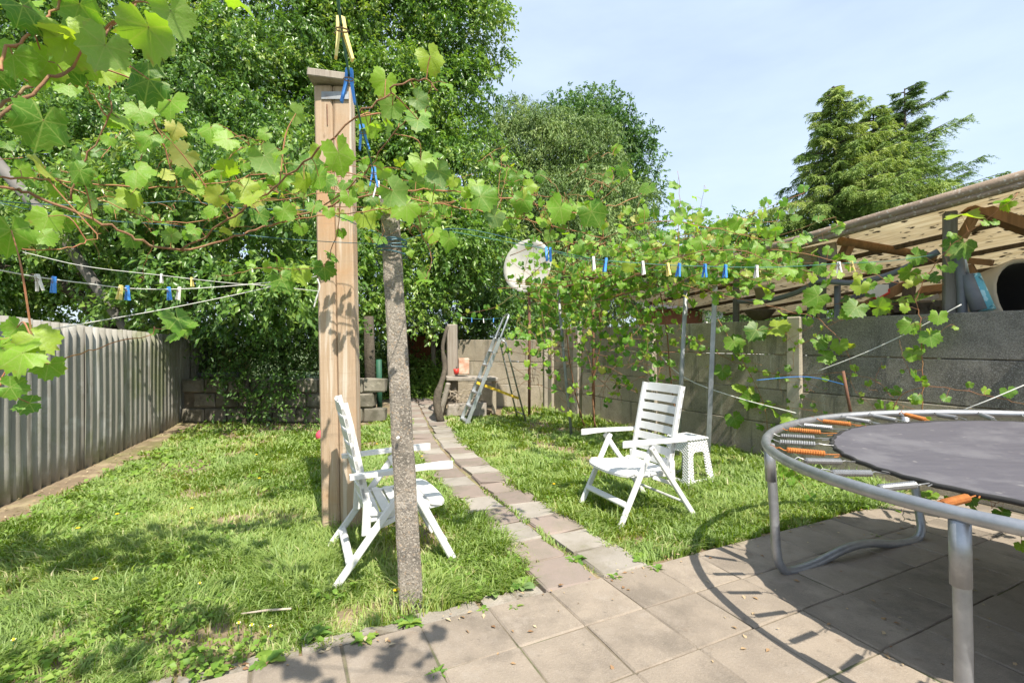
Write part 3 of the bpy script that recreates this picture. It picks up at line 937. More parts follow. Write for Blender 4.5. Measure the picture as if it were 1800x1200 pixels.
# ------------------------------------------------------------------ stepladder
lf, lt = Vector((-.83, 8.2, 0)), Vector((-.09, 8.45, 1.87))
lad = tag(empty('stepladder', (-.3, 8.35, 0)), 'open aluminium stepladder with looped handrail standing on the far lawn', 'ladder')
side = Vector((.32, -.95, 0)).normalized()
def lp(f, s):
    w = .22 * (1 - f) + .14 * f
    return lf + (lt - lf) * f + side * s * w
for s in (-1, 1):
    part(lad, 'rail', MB().bar(lp(0, s), lp(.78, s), .028, .062, up=side.cross(lt - lf), bev=.004), M['alu'])
loop = [lp(.77, -1), lp(.9, -1), lp(.975, -.95), lp(1.0, -.5), lp(1.0, .5), lp(.975, .95), lp(.9, 1), lp(.77, 1)]
part(lad, 'handrail', MB().tube(spline(loop, 5), .019, 8), M['alu'], True)
for k in range(6):
    f = .025 + k * .125
    part(lad, 'tread', MB().bar(lp(f, -1) + Vector((.01, 0, 0)), lp(f, 1) + Vector((.01, 0, 0)), .085, .028, up=(0, 0, 1), bev=.004), M['alu'])
part(lad, 'platform', MB().bar(lp(.77, -1) + Vector((.10, .03, 0)), lp(.77, 1) + Vector((.10, .03, 0)), .22, .03, bev=.004), M['alu'])
rf = Vector((.17, 8.55, 0))
for s in (-1, 1):
    a = lp(.76, s) + Vector((.04, .01, 0))
    part(lad, 'rear_leg', MB().tube([a, a + Vector((.06, .02, -.03)), rf + side * s * .22], .016, 8), M['alu'], True)
part(lad, 'rear_brace', MB().tube([rf + side * .205 + Vector((-.02, -.005, .12)), rf - side * .205 + Vector((-.02, -.005, .12))], .012, 6), M['alu'], True)
part(lad, 'rear_brace', MB().tube([lp(.76, -1) * .35 + (rf - side * .22) * .65 + Vector((.03, 0, .55)), lp(.76, 1) * .35 + (rf + side * .22) * .65 + Vector((.03, 0, .55))], .012, 6), M['alu'], True)
part(lad, 'spreader_bar', MB().bar(at(838, 672, 8.2), at(912, 700, 8.45), .014, .045), M['yellow'])
# ------------------------------------------------------------------ poles that carry the vine
def pole(name, pts, r, mat, label, n=8, sq=False):
    pts = [Vector(p) for p in pts]
    base = pts[0].copy()
    if sq: m_ = MB().bar(pts[0], pts[-1], r * 2, r * 2, up=(.9, -.4, 0), bev=.003)
    else: m_ = MB().tube(pts, r, n)
    return single(name, m_, mat, base, label, 'pole', 'poles carrying the vine trellis', smooth=not sq)
pole('trellis_pole', [gp(1190, 806, -.02), at(1208, 470, 5.72)], .028, M['galv_d'], 'round grey metal pole rising behind the right chair')
pole('trellis_pole', [gp(1244, 812, -.02), at(1258, 480, 5.55)], .027, M['galv'], 'square shiny metal pole just right of the woven stool', sq=True)
pole('trellis_pole', [gp(1005, 768, -.02), at(994, 660, 7.05), at(980, 500, 6.95)], .022, M['galv_d'], 'thin leaning grey pole between ladder and right chair')
pole('trellis_pole', [gp(1044, 748, -.02), at(1042, 480, 7.9)], .022, M['rustpole'], 'thin rusty brown pole among the hanging vine stems')
pole('trellis_pole', [gp(1020, 742, -.02), at(1022, 560, 8.2)], .026, M['timber_w'], 'short weathered wooden stake at the foot of the right wall')
pole('trellis_pole', [gp(1142, 775, -.02), at(1150, 560, 6.85)], .022, M['timber_w'], 'pale wooden stake behind the right chair, near the wall')
pole('rusty_stake', [at(1497, 735, 4.3), at(1482, 652, 4.3)], .013, M['rustpole'], 'short rusty stake leaning against the wall above the trampoline rim')
single('trellis_rail', MB().tube(spline([at(985, 490, 6.95), at(1080, 487, 6.6), at(1170, 482, 6.1), at(1260, 484, 5.6)], 4), .03, 8), M['timber_d'], at(985, 490, 6.95), 'dark wooden rail under the vine leaves on the metal poles', 'rail', smooth=True)

# ------------------------------------------------------------------ satellite dish
dc = at(926, 467, 8.6)
dish = tag(empty('satellite_dish', (dc.x, dc.y, 0)), 'cream satellite dish on a rusty mast behind the stepladder', 'satellite dish')
nrm = Vector((-.50, -.84, .12)).normalized()
Rd = nrm.to_track_quat('Z', 'Y').to_matrix()
prof = [(.0, -.07), (.15, -.062), (.3, -.04), (.42, -.012), (.485, .008), (.49, .0), (.48, -.01), (.3, -.055), (.0, -.086)]
prof = [(max(r, .002), z) for r, z in prof]
part(dish, 'reflector', MB().lathe(prof, 32, dc, Rd), M['dish'], True)
part(dish, 'bracket', MB().bar(dc - nrm * .08, dc - nrm * .2 + Vector((0, 0, -.15)), .08, .06), M['rustpole'])
part(dish, 'mast', MB().tube([Vector((dc.x + .05, dc.y + .12, -.02)), Vector((dc.x + .05, dc.y + .12, dc.z - .05))], .026, 8), M['rustpole'], True)

# ------------------------------------------------------------------ shelf by the back wall, and its things
hb = at(785, 700, 9.0)
bench = tag(empty('block_shelf', (hb.x, 9.0, 0)), 'crumbling concrete slab shelf against the back wall left of the ladder', 'shelf')
part(bench, 'slab', MB().bar(at(783, 664, 9.1), at(872, 665, 9.3), .55, .07, bev=.012), M['kerb'])
part(bench, 'side_slab', MB().bar(gp(770, 735) + Vector((0, .35, 0)), at(790, 670, 9.0), .4, .09, up=(1, 0, 0), bev=.02), M['kerb'])
part(bench, 'side_slab', MB().bar(Vector((-.35, 9.35, 0)), Vector((-.35, 9.35, .70)), .4, .08, up=(1, 0, 0), bev=.02), M['wall_conc'])
part(bench, 'base_stone', MB().box((-.85, 9.1, .11), (.75, .4, .26), jit=.03, bev=.03), M['kerb'])
tz_ = at(815, 658, 9.1)
single('metal_tin', MB().box((tz_.x, 9.1, tz_.z + .16), (.20, .16, .30), Matrix.Rotation(.2, 3, 'Z'), bev=.01), M['tin'], Vector((tz_.x, 9.1, tz_.z + .01)), 'rusty red tin standing on the concrete shelf', 'tin')
single('plastic_cup', MB().lathe([(.04, 0), (.055, .10), (.05, .10), (.037, .01)], 12, (tz_.x - .13, 9.0, tz_.z + .012)), M['red'], Vector((tz_.x - .13, 9.0, tz_.z + .01)), 'small bright red cup beside the rusty tin on the shelf', 'cup', smooth=True)
# heap of twigs in the shelf
m_ = MB()
for k in range(60):
    c = Vector((-.95 + random.uniform(-.25, .35), 9.0 + random.uniform(-.2, .2), random.uniform(.22, .5)))
    d = Vector((random.uniform(-1, 1), random.uniform(-1, 1), random.uniform(-.4, .7))).normalized() * random.uniform(.12, .3)
    m_.tube([c - d * .5, c + d * .5 + Vector((0, 0, .02))], .005, 4)
single('twig_heap', m_, M['stick'], Vector((-.9, 9.0, .2)), 'heap of dry twigs pushed under the concrete shelf', 'twigs', kind='stuff')
# gate posts, green post, stump-like trunk
pole_ = single('gate_post', MB().tube([gp(652, 737, -.05), at(650, 640, 8.6), at(648, 556, 8.6)], [.10, .095, .085], 10), M["bark"], gp(652, 737), 'dark rough wooden gate post left of the garden path', 'post', smooth=True)
single('green_post', MB().tube([gp(668, 736, -.03), at(666, 632, 8.65)], .05, 12), M['greenpost'], gp(668, 736), 'round dark green post beside the dark gate post', 'post', smooth=True)
single('gate_post', MB().bar(Vector((-1.15, 9.35, -.05)), at(795, 570, 9.35), .19, .19, up=(0, 1, 0), bev=.015), M['timber_w'], Vector((-1.15, 9.35, 0)), 'square grey weathered gate post right of the garden path', 'post')
single('bent_branch', MB().tube(spline([gp(775, 742), at(768, 700, 8.4), at(782, 650, 8.9), at(778, 610, 9.0), at(786, 575, 9.2)], 4), [.07] * 6 + [.05] * 5 + [.035] * 6, 8), M['bark'], gp(775, 742), 'crooked grey branch standing against the right gate post', 'branch', smooth=True)
# garden hut and pot beyond the gate
hut = tag(empty('garden_hut', (-2.3, 13.4, 0)), 'old brown board hut seen through the gap above the path', 'hut')
for k in range(5):
    x = at(716 + k * 9, 0, 13.4).x
    part(hut, 'board', MB().bar((x, 13.4 + .01 * (k % 2), 0), (x + .02, 13.4, 1.55), .135, .03, up=(0, 1, 0)), M['hutwood'])
part(hut, 'roof', MB().bar(at(700, 576, 13.2), at(812, 582, 13.2), 1.6, .10), M['timber_d'])
for px_ in (764, 790):
    part(hut, 'post', MB().bar((at(px_, 0, 13).x, 13, 0), (at(px_ - 3, 0, 13).x, 13, 1.62), .10, .10, up=(0, 1, 0)), M['timber_w'])
part(hut, 'back_wall', MB().bar((-2.9, 14.3, .8), (-1.3, 14.3, .8), .06, 1.6), M['timber_d'])
bk = gp(735, 690)
single('plant_pot', MB().lathe([(.11, 0), (.15, .28), (.155, .30), (.14, .30), (.10, .03)], 14, (bk.x, bk.y, 0)), M['black'], bk, 'black plastic plant pot among the greenery beyond the path', 'plant pot', smooth=True)
# odds and ends left
single('plastic_ball', MB().lathe([(.085 * math.sin(a) + .001, .085 - .085 * math.cos(a)) for a in np.linspace(0, math.pi, 12)], 16, (gp(566, 776).x, gp(566, 776).y, 0)), M['pink'], gp(566, 776), 'pink plastic ball on the grass beside the timber post', 'ball', smooth=True)
single('leaning_pipe', MB().tube([Vector((-5.98, 7.55, -.05)), Vector((-5.96, 7.55, 1.22)), at(226, 585, 7.5), at(120, 430, 7.2), at(-40, 245, 6.9)], [.075, .075, .075, .075, .078], 12), M['oldpipe'], Vector((-5.98, 7.55, 0)), 'thick grey pipe leaning up to the left behind the corrugated fence', 'pipe', smooth=True)
single('cream_panel', MB().bar(Vector((at(383, 640, 9.6).x, 9.6, .64)), Vector((at(440, 640, 9.6).x, 9.6, .64)), .03, 1.3), M['cream'], Vector((at(410, 640, 9.6).x, 9.6, 0)), 'yellowish sheet panel in the shade behind the low block wall', 'panel')
single('dry_stick', MB().tube([gp(424, 1078, .03), gp(468, 1072, .045), gp(512, 1069, .05)], [.004, .006, .005], 6), M['stick'], gp(424, 1078), 'pale dry stick lying in the grass near the kerb', 'stick', smooth=True)

# ------------------------------------------------------------------ lean-to shed behind the right wall
NS_ = -WN
def spt(px_, z, off=.12):
    Y = (6.286 + off * 1.1455) / (.56 + (px_ - 900) / FPX)
    return Vector(((px_ - 900) / FPX * Y, Y, z))
def rz_(Y): return 2.69 - .116 * (Y - 3.854)
shed = tag(empty('lean_to_shed', spt(1443, 0)), 'open timber lean-to with corrugated roof behind the right wall', 'shed')
for px_, w in ((1668, .095), (1443, .09), (1293, .075), (1990, .09)):
    p_ = spt(px_, 0)
    part(shed, 'post', MB().bar(p_ + Vector((0, 0, -.05)), Vector((p_.x + .01, p_.y, rz_(p_.y) - .05)), w, w, up=(.5, .8, 0), bev=.012), M['timber_g'])
def soffit_mat():
    m, nt, out = new_mat('roof_underside_sheet')
    tc = nt.nodes.new('ShaderNodeTexCoord')
    mp = nt.nodes.new('ShaderNodeMapping')
    mp.inputs['Rotation'].default_value = (0, 0, -math.atan2(WD.y, WD.x))
    nt.links.new(tc.outputs['Object'], mp.inputs['Vector'])
    m2 = nt.nodes.new('ShaderNodeMapping')
    m2.inputs['Scale'].default_value = (9, 26, 1)
    nt.links.new(mp.outputs[0], m2.inputs['Vector'])
    vo = N(nt, 'ShaderNodeTexVoronoi')
    vo.inputs['Scale'].default_value = 1.0
    wob = noise(nt, m2.outputs[0], 1.3, 3)
    wv = N(nt, 'ShaderNodeVectorMath', operation='ADD')
    nt.links.new(m2.outputs[0], wv.inputs[0])
    nt.links.new(wob, wv.inputs[1])
    nt.links.new(wv.outputs[0], vo.inputs['Vector'])
    sz = noise(nt, m2.outputs[0], .35, 2)
    ds = N(nt, 'ShaderNodeMath', operation='SUBTRACT')
    nt.links.new(vo.outputs['Distance'], ds.inputs[0])
    nt.links.new(sz, ds.inputs[1])
    da = N(nt, 'ShaderNodeMath', operation='ADD')
    da.inputs[1].default_value = .5
    nt.links.new(ds.outputs[0], da.inputs[0])
    dots = ramp(nt, da.outputs[0], [(.17, 1.), (.24, 0.)])
    m3 = nt.nodes.new('ShaderNodeMapping')
    m3.inputs['Scale'].default_value = (1.2, 26, 1)
    nt.links.new(mp.outputs[0], m3.inputs['Vector'])
    st = noise(nt, m3.outputs[0], 1.6, 5)
    c = mixc(nt, ramp(nt, st, [(.38, 0.), (.62, 1.)]), (.86, .80, .66), (.68, .60, .45))
    c = mixc(nt, dots, c, (.07, .05, .03))
    p = N(nt, 'ShaderNodeBsdfPrincipled')
    p.inputs['Roughness'].default_value = .85
    nt.links.new(c, p.inputs['Base Color'])
    t = N(nt, 'ShaderNodeBsdfTranslucent')
    nt.links.new(c, t.inputs['Color'])
    mx = N(nt, 'ShaderNodeMixShader')
    mx.inputs[0].default_value = .55
    nt.links.new(p.outputs[0], mx.inputs[1])
    nt.links.new(t.outputs[0], mx.inputs[2])
    nt.links.new(mx.outputs[0], out.inputs['Surface'])
    return m
M['soffit'] = soffit_mat()
Ya, Yb = 1.2, 8.3
nsh = 5
for k in range(nsh):
    m_ = MB()
    seg = 40
    w0, w1 = -.02 + k * .93, -.02 + (k + 1) * .93 + .04
    for side in (0, 1):
        for e, Y in enumerate((Ya, Yb)):
            for i in range(seg + 1):
                t_ = w0 + (w1 - w0) * i / seg
                q = wallpt(Y) + NS_ * t_
                m_.v.append((q.x, q.y, rz_(Y) - .055 * t_ + .018 * math.cos(2 * math.pi * t_ / .155) + .007 * side + .004 * (k % 2)))
    w = seg + 1
    for i in range(seg):
        m_.f.append((i, i + 1, w + i + 1, w + i))
        m_.f.append((2 * w + i, 3 * w + i, 3 * w + i + 1, 2 * w + i + 1))
        for b in (0, w): m_.f.append((b + i, b + 2 * w + i, b + 2 * w + i + 1, b + i + 1))
    for i in (0, seg): m_.f.append((i, w + i, 3 * w + i, 2 * w + i))
    part(shed, 'roof_sheet', m_, M['soffit'], True)
e0, e1 = wallpt(Ya), wallpt(Yb)
for dz, r, dx in ((.03, .048, -.05), (-.028, .036, -.04)):
    part(shed, 'edge_roll', MB().tube([Vector((e0.x, e0.y, rz_(Ya) + dz)) - NS_ * -dx, Vector((e1.x, e1.y, rz_(Yb) + dz)) - NS_ * -dx], r, 10), M['roof'], True)
# beams and braces
def shp(px_, py, off):
    """point on a vertical sheet 'off' metres behind the wall line, seen at this pixel"""
    Y = (6.286 + off * 1.1455) / (.56 + (px_ - 900) / FPX)
    return at(px_, py, Y)
part(shed, 'beam', MB().bar(shp(1700, 362, .35), shp(1860, 420, .9), .12, .10), M['timber_b'])
part(shed, 'beam', MB().tube([shp(1478, 424, .15), shp(1640, 452, 1.6)], .05, 8), M['timber_b'], True)
part(shed, 'brace', MB().bar(shp(1478, 460, .2), shp(1492, 430, .3), .10, .07), M['timber_b'])
part(shed, 'brace', MB().bar(shp(1690, 418, .3), shp(1718, 370, .3), .09, .06), M['timber_b'])
part(shed, 'fascia_board', MB().bar(shp(1355, 462, .2), shp(1470, 441, .2), .03, .20), M['timber_w'])
for d_ in (.9, 2.0, 3.1, 4.2):
    a, b = wallpt(Ya) + NS_ * d_, wallpt(Yb) + NS_ * d_
    part(shed, 'purlin', MB().bar(Vector((a.x, a.y, rz_(Ya) - .055 * d_ - .06)), Vector((b.x, b.y, rz_(Yb) - .055 * d_ - .06)), .03, .05), M['timber_d'])
for k in range(9):
    a = wallpt(2.6 + .62 * k) + NS_ * 4.5
    part(shed, 'back_board', MB().bar(a, a + WD * .66, .03, 3.0, up=(0, 0, 1)), M['timber_b' if k % 3 else 'timber_w'])
part(shed, 'shelf_beam', MB().bar(shp(1700, 458, 1.0), shp(1745, 462, 1.0), .06, .06), M['timber_b'])
part(shed, 'shelf_leg', MB().bar(shp(1705, 466, 1.0), shp(1728, 510, 1.0), .05, .05), M['timber_b'])
# clutter under the roof
def clutter(name, m_, mat, org, label, cat, **kw): return single(name, m_, M[mat], org, label, cat, **kw)
clutter('conduit_hose', MB().tube(spline([shp(1297, 530, .05), shp(1345, 529, .02), shp(1395, 516, .02), shp(1420, 504, .05), shp(1440, 494, .03), shp(1500, 497, .02), shp(1560, 484, .02), shp(1610, 462, .03), shp(1650, 442, .05)], 6), .030, 10), 'conduit', shp(1297, 530, .05), 'long grey flexible conduit hose slung between the shed posts', 'hose', smooth=True)
clutter('conduit_pipe', MB().tube([Vector((shp(1692, 548, .1).x, shp(1692, 548, .1).y, 0)), shp(1692, 548, .1), shp(1690, 500, .1), shp(1686, 450, .1)], .035, 10), 'conduit', shp(1692, 548, .1), 'upright ribbed grey conduit beside the tallest shed post', 'pipe', smooth=True)
clutter('conduit_pipe', MB().tube(spline([Vector((shp(1424, 556, .1).x, shp(1424, 556, .1).y, 0)), shp(1424, 556, .1), shp(1425, 515, .1), shp(1430, 500, .1), shp(1436, 496, .1)], 4), .032, 10), 'conduit', shp(1424, 556, .1), 'bent grey conduit end standing left of the middle shed post', 'pipe', smooth=True)
clutter('conduit_pipe', MB().tube([Vector((shp(1472, 556, .1).x, shp(1472, 556, .1).y, 0)), shp(1472, 502, .1)], .032, 10), 'conduit', shp(1472, 556, .1), 'straight grey conduit stub right of the middle shed post', 'pipe', smooth=True)
um = tag(empty('rolled_parasol', shp(1720, 548, .12)), 'rolled parasol with dark sleeve and teal patterned cover leaning on the shed post', 'parasol')
part(um, 'pole', MB().tube([shp(1688, 430, .14), shp(1700, 484, .14)], .020, 10), M['galv'], True)
part(um, 'sleeve', MB().tube([shp(1699, 484, .12), shp(1722, 546, .10)], [.05, .06], 12), M['conduit'], True)
part(um, 'cover', MB().tube([shp(1709, 484, .16), shp(1735, 546, .14)], [.055, .06], 12), M['teal'], True)
dr = shp(1772, 552, 1.25)
dax = Vector((.10, -.95, .30)).normalized()
Rr = dax.to_track_quat('Z', 'Y').to_matrix()
dm = tag(empty('storage_drum', (dr.x, dr.y, 1.5)), 'big pale drum lying on its side under the roof, dark inside', 'drum')
part(dm, 'shell', MB().lathe([(.44, -.35), (.48, -.33), (.48, .28), (.46, .30), (.44, .28), (.44, -.30), (.01, -.30)], 28, dr, Rr), M['drum'], True)
part(dm, 'inner_shade', MB().lathe([(.02, -.25), (.436, -.25), (.436, .27), (.43, .27), (.43, -.24), (.02, -.24)], 24, dr, Rr), M['dark'], True)  # near-black inner shell: the shade inside the open drum, put into its colour
k = 0
for (a, b, w, mt, lab) in (((1500, 548, .5), (1595, 500, .9), .10, 'timber_b', 'brown plank sloping up from the wall between the shed posts'),
                           ((1530, 560, .9), (1552, 505, .9), .12, 'timber_b', 'short upright brown board left of the scrap pile'),
                           ((1478, 530, .6), (1580, 497, .9), .06, 'conduit', 'dark grey gutter length lying across the scrap wood'),
                           ((1590, 560, .7), (1600, 500, .9), .14, 'timber_d', 'dark upright plank in the middle of the scrap pile'),
                           ((1610, 545, .9), (1660, 540, .9), .20, 'timber_b', 'wide orange-brown board at the right of the scrap pile'),
                           ((1560, 552, .5), (1650, 520, .8), .05, 'timber_w', 'thin grey lath on top of the scrap pile'),
                           ((1615, 512, 1.2), (1668, 506, 1.2), .22, 'timber_b', 'orange-brown panel propped behind the tallest shed post')):
    a_, b_ = shp(*a), shp(*b)
    clutter('scrap_plank', MB().bar(a_, b_, w, .04 if w > .05 else .03, up=(.3, -.8, .3), bev=.004), mt, a_, lab, 'plank', group='scrap wood under the lean-to')
    k += 1
m_ = MB()
for k in range(90):
    c = shp(random.uniform(1485, 1665), random.uniform(532, 556), random.uniform(.3, 1.1))
    m_.box(c, (random.uniform(.05, .18), random.uniform(.04, .1), random.uniform(.03, .08)), Matrix.Rotation(random.uniform(0, 3), 3, 'Z') @ Matrix.Rotation(random.uniform(-.5, .5), 3, 'X'))
clutter('scrap_pile', m_, 'timber_d', shp(1570, 556, .6), 'dark heap of wood scraps on the far side of the wall', 'scrap', kind='stuff')
tri = shp(1540, 508, .45)
m_ = MB().prism([(-.13, .05), (.13, .05), (.13, -.04), (0, -.11), (-.13, -.04)], -.008, .008)
m_.v = [(x + tri.x, tri.y + z, y + tri.z) for x, y, z in m_.v]
wb = tag(empty('warning_board', tri), 'small pale pointed board with a red edge among the scrap wood', 'board')
part(wb, 'face', m_, M['render'])
m_ = MB()
m_.tube([(tri.x + x, tri.y - .012, tri.z + y) for x, y in ((-.13, .0), (-.13, -.04), (0, -.11), (.13, -.04), (.13, .0))], .012, 5)
part(wb, 'red_edge', m_, M['red'])
pt = shp(1343, 528, .25)
fp = tag(empty('flower_pot', pt), 'cream flower pot hanging behind the conduit hose', 'flower pot')
part(fp, 'pot', MB().lathe([(.085, 0), (.115, .15), (.125, .15), (.125, .18), (.11, .18), (.075, .02)], 18, pt), M['pot'], True)
for k in range(3):
    a_ = 2 * math.pi * k / 3 + .4
    part(fp, 'hanger_wire', MB().tube([pt + Vector((.12 * math.cos(a_), .12 * math.sin(a_), .17)), pt + Vector((0, 0, rz_(pt.y) - pt.z - .03))], .003, 4), M['conduit'])
def bench_top(pa, pb, off, z, w):
    a_, b_ = wallpt(pa) + NS_ * off, wallpt(pb) + NS_ * off
    t_ = part(shed, 'bench_top', MB().bar(Vector((a_.x, a_.y, z)), Vector((b_.x, b_.y, z)), w, .04), M['timber_d'])
    for q in (a_ + WD * .1, b_ - WD * .1):
        for e in (-.4, .4):
            r_ = q + NS_ * (w * e)
            part(t_, 'leg', MB().bar(Vector((r_.x, r_.y, 0)), Vector((r_.x, r_.y, z - .02)), .07, .07, up=(0, 1, 0)), M['timber_d'])
bench_top(4.15, 5.45, .72, 1.56, .95)
bench_top(3.2, 4.1, 1.3, 1.20, 1.0)
bt = shp(1335, 563, .0)
bt.z = 1.656
clutter('wicker_basket', MB().lathe([(.05, 0), (.12, .04), (.175, .11), (.18, .13), (.165, .13), (.11, .05), (.02, .02)], 18, bt), 'wicker', bt, 'dark round wicker basket sitting on top of the wall', 'basket', smooth=True)

# ------------------------------------------------------------------ far buildings behind the right wall
wbld = tag(empty('white_building', (7.8, 15.5, 0)), 'low white rendered building far behind the right wall', 'building')
a, b = at(1238, 541, 15.5), at(1420, 541, 15.5)
part(wbld, 'wall', MB().bar((a.x, 15.5, 1.2), (b.x, 15.5, 1.2), .3, 2.4), M['render'])
part(wbld, 'roof', MB().bar((a.x - .15, 15.7, 2.60), (b.x + .15, 15.7, 2.60), 1.2, .30), M['slate'])
part(wbld, 'window', MB().bar(at(1272, 556, 15.3), at(1310, 556, 15.3), .06, .28), M['dark'])
bb = tag(empty('brick_building', (5.0, 16.5, 0)), 'low red brick building behind the vine trellis', 'building')
a, b = at(1120, 545, 16.5), at(1248, 545, 16.5)
part(bb, 'wall', MB().bar((a.x, 16.5, 1.25), (b.x, 16.5, 1.25), .3, 2.5), M['brick'])
part(bb, 'roof', MB().bar((a.x - .2, 16.9, 2.75), (b.x + .2, 16.9, 2.75), 2.0, .5), M['slate'])
# ------------------------------------------------------------------ trees
def unit(a): return a / np.maximum(np.linalg.norm(a, axis=1, keepdims=True), 1e-6)
def leaf_cloud(pos, axis, nrm, L, ratio=.5, fold=.18, mid=.45):
    axis = unit(axis)
    side = unit(np.cross(nrm, axis))
    n2 = np.cross(axis, side)
    W = (L * ratio)[:, None]
    Lc = L[:, None]
    v0 = pos
    v1 = pos + axis * Lc * mid + side * W * .5 + n2 * W * fold
    v3 = pos + axis * Lc * mid - side * W * .5 + n2 * W * fold
    v2 = pos + axis * Lc - n2 * Lc * .10
    n = len(pos)
    V_ = np.stack([v0, v1, v2, v3], 1).reshape(-1, 3)
    b = np.arange(n)[:, None] * 4
    T_ = np.concatenate([b + np.array([[0, 2, 1]]), b + np.array([[0, 3, 2]])], 1).reshape(-1, 3)
    return V_, T_
def crown(lobes, clumps, shoots, leaves, leafL, clumpR, seed, droop=.35, ratio=.5, shootL=.32, front=.7, inner=.15, flat=.75):
    r = np.random.default_rng(seed)
    C = np.array([l[0] for l in lobes], float)
    R = np.array([l[1] for l in lobes], float)
    w = R[:, 0] * R[:, 2]
    li = r.choice(len(C), clumps, p=w / w.sum())
    d = unit(r.normal(size=(clumps, 3)))
    flip = (d[:, 1] > 0) & (r.random(clumps) < front)
    d[flip, 1] *= -1
    rad = .70 + .32 * r.random(clumps)
    ins = r.random(clumps) < inner
    rad[ins] = .2 + .5 * r.random(ins.sum())
    cc = C[li] + d * R[li] * rad[:, None]
    cR = clumpR * (.55 + .8 * r.random(clumps))
    ct = r.normal(.45, .24, clumps)
    n = clumps * shoots
    ci = np.repeat(np.arange(clumps), shoots)
    sd = unit(r.normal(size=(n, 3)) + d[ci] * .45 + np.array([0, 0, .15]))
    sp = cc[ci] + sd * (cR[ci] * (.35 + .65 * r.random(n) ** .5))[:, None] * np.array([1, 1, flat])
    so = unit(sd * .8 + r.normal(size=(n, 3)) * .5 + np.array([0, 0, -droop]))
    m = n * leaves
    si = np.repeat(np.arange(n), leaves)
    tt = np.tile(np.linspace(.05, 1, leaves), n)
    pos = sp[si] + so[si] * (tt * shootL * (.6 + .8 * r.random(n))[si])[:, None] + r.normal(size=(m, 3)) * .02
    pos[:, 2] -= (tt ** 2) * droop * shootL * .5
    ax = so[si] * .5 + r.normal(size=(m, 3)) * .55 + np.array([0, 0, -droop * .8])
    nr = r.normal(size=(m, 3)) * .55 + np.array([.12, -.30, .85]) + sd[si] * .25
    L = leafL * (.65 + .6 * r.random(m))
    V_, T_ = leaf_cloud(pos, ax, nr, L, ratio)
    tint = np.clip(ct[ci][si] + r.normal(0, .17, m), 0, 1)
    return V_, T_, np.repeat(tint, 4)
def px_lobes(L):
    out = []
    for (px_, py, Y, rx, rz) in L:
        c = at(px_, py, Y)
        k = Y / FPX
        out.append(((c.x, c.y, c.z), (rx * k, .5 * (rx + rz) * k * .8, rz * k)))
    return out
def tree(name, label, base, lobes, mat, trunk_r, trunk_to, seed, clumps, shoots, leaves, leafL, clumpR, group='trees around the garden', extra_limbs=6, bark='bark', **kw):
    base = Vector(base)
    t = tag(empty(name, base), label, 'tree' if 'tree' in name or 'spruce' in name or 'cedar' in name else 'shrub', group)
    lb = px_lobes(lobes)
    V_, T_, tint = crown(lb, clumps, shoots, leaves, leafL, clumpR, seed, **kw)
    me = np_mesh('crown', V_ - np.array(base), T_, M[mat], tint)
    link('crown', me, t)
    rr = random.Random(seed)
    top_ = Vector(trunk_to)
    m1 = base * .5 + top_ * .5 + Vector((rr.uniform(-.15, .15), rr.uniform(-.1, .1), 0))
    tr = part(t, 'trunk', MB().tube(spline([base + Vector((0, 0, -.1)), m1, top_], 6), [trunk_r * (1.15 - .6 * i / 12) for i in range(13)], 10), M[bark], True)
    for k in range(extra_limbs):
        c, R = lb[rr.randrange(len(lb))]
        a = base * (1 - (f := rr.uniform(.45, .95))) + top_ * f
        b = Vector(c) + Vector((rr.uniform(-.5, .5) * R[0], rr.uniform(-.5, .2) * R[1], rr.uniform(-.2, .6) * R[2]))
        mid = a * .5 + b * .5 + Vector((0, 0, -.15 * (b - a).length * rr.uniform(-.4, 1)))
        part(tr, 'limb', MB().tube(spline([a, mid, b], 5), [trunk_r * .42 * (1 - .08 * i) for i in range(11)], 7), M[bark], True)
    return t
tree('cherry_tree', 'dense glossy-leaved tree overhanging the corrugated fence at the left', (-8.1, 9.9, 0),
     [(40, 100, 11, 190, 150), (-130, 250, 10.5, 160, 180), (230, 60, 11.5, 180, 140), (110, 300, 10.2, 190, 140), (330, 260, 10.2, 170, 150), (40, 430, 9.6, 160, 90), (260, 410, 9.2, 190, 100),
      (430, 390, 9.2, 150, 120), (430, 180, 11.5, 160, 150), (460, 505, 7.9, 120, 50), (320, 505, 7.9, 110, 46), (430, 0, 12.5, 170, 110), (530, 330, 10, 90, 130), (540, 520, 7.9, 70, 44), (30, 520, 10.6, 150, 60), (-120, 480, 10.4, 120, 100), (400, 450, 7.8, 150, 40), (430, 505, 7.0, 130, 36), (380, 330, 7.4, 170, 70), (500, 400, 7.3, 90, 60), (230, 380, 7.6, 140, 60)],
     'treeA', .26, (-8.9, 10.4, 4.2), 3, 1050, 22, 13, .105, .58, extra_limbs=18, front=.75, inner=.10, droop=.5, flat=.48)
for q, (a, b, c, r) in enumerate((((185, 590, 9.0), (150, 500, 9.3), (70, 360, 9.8), .15), ((190, 590, 9.1), (200, 480, 9.4), (260, 330, 10), .11))):
    pass
m_ = MB()
tr2 = tag(empty('leaning_tree', at(187, 600, 9.0) * 1.0), 'dark leaning bare trunks rising just behind the corrugated fence', 'tree', 'trees around the garden')
tr2.location.z = 0
bs = Vector((at(187, 600, 9.0).x, 9.0, 0))
tt_ = part(tr2, 'trunk', MB().tube(spline([bs, at(186, 560, 9.0), at(165, 500, 9.1), at(110, 420, 9.3), at(40, 330, 9.6)], 5), [.2 - .005 * i for i in range(21)], 10), M['bark'], True)
part(tt_, 'limb', MB().tube(spline([at(165, 545, 9.0), at(115, 505, 8.9), at(30, 480, 8.8), at(-60, 440, 8.8)], 5), [.12 - .004 * i for i in range(16)], 8), M['bark'], True)
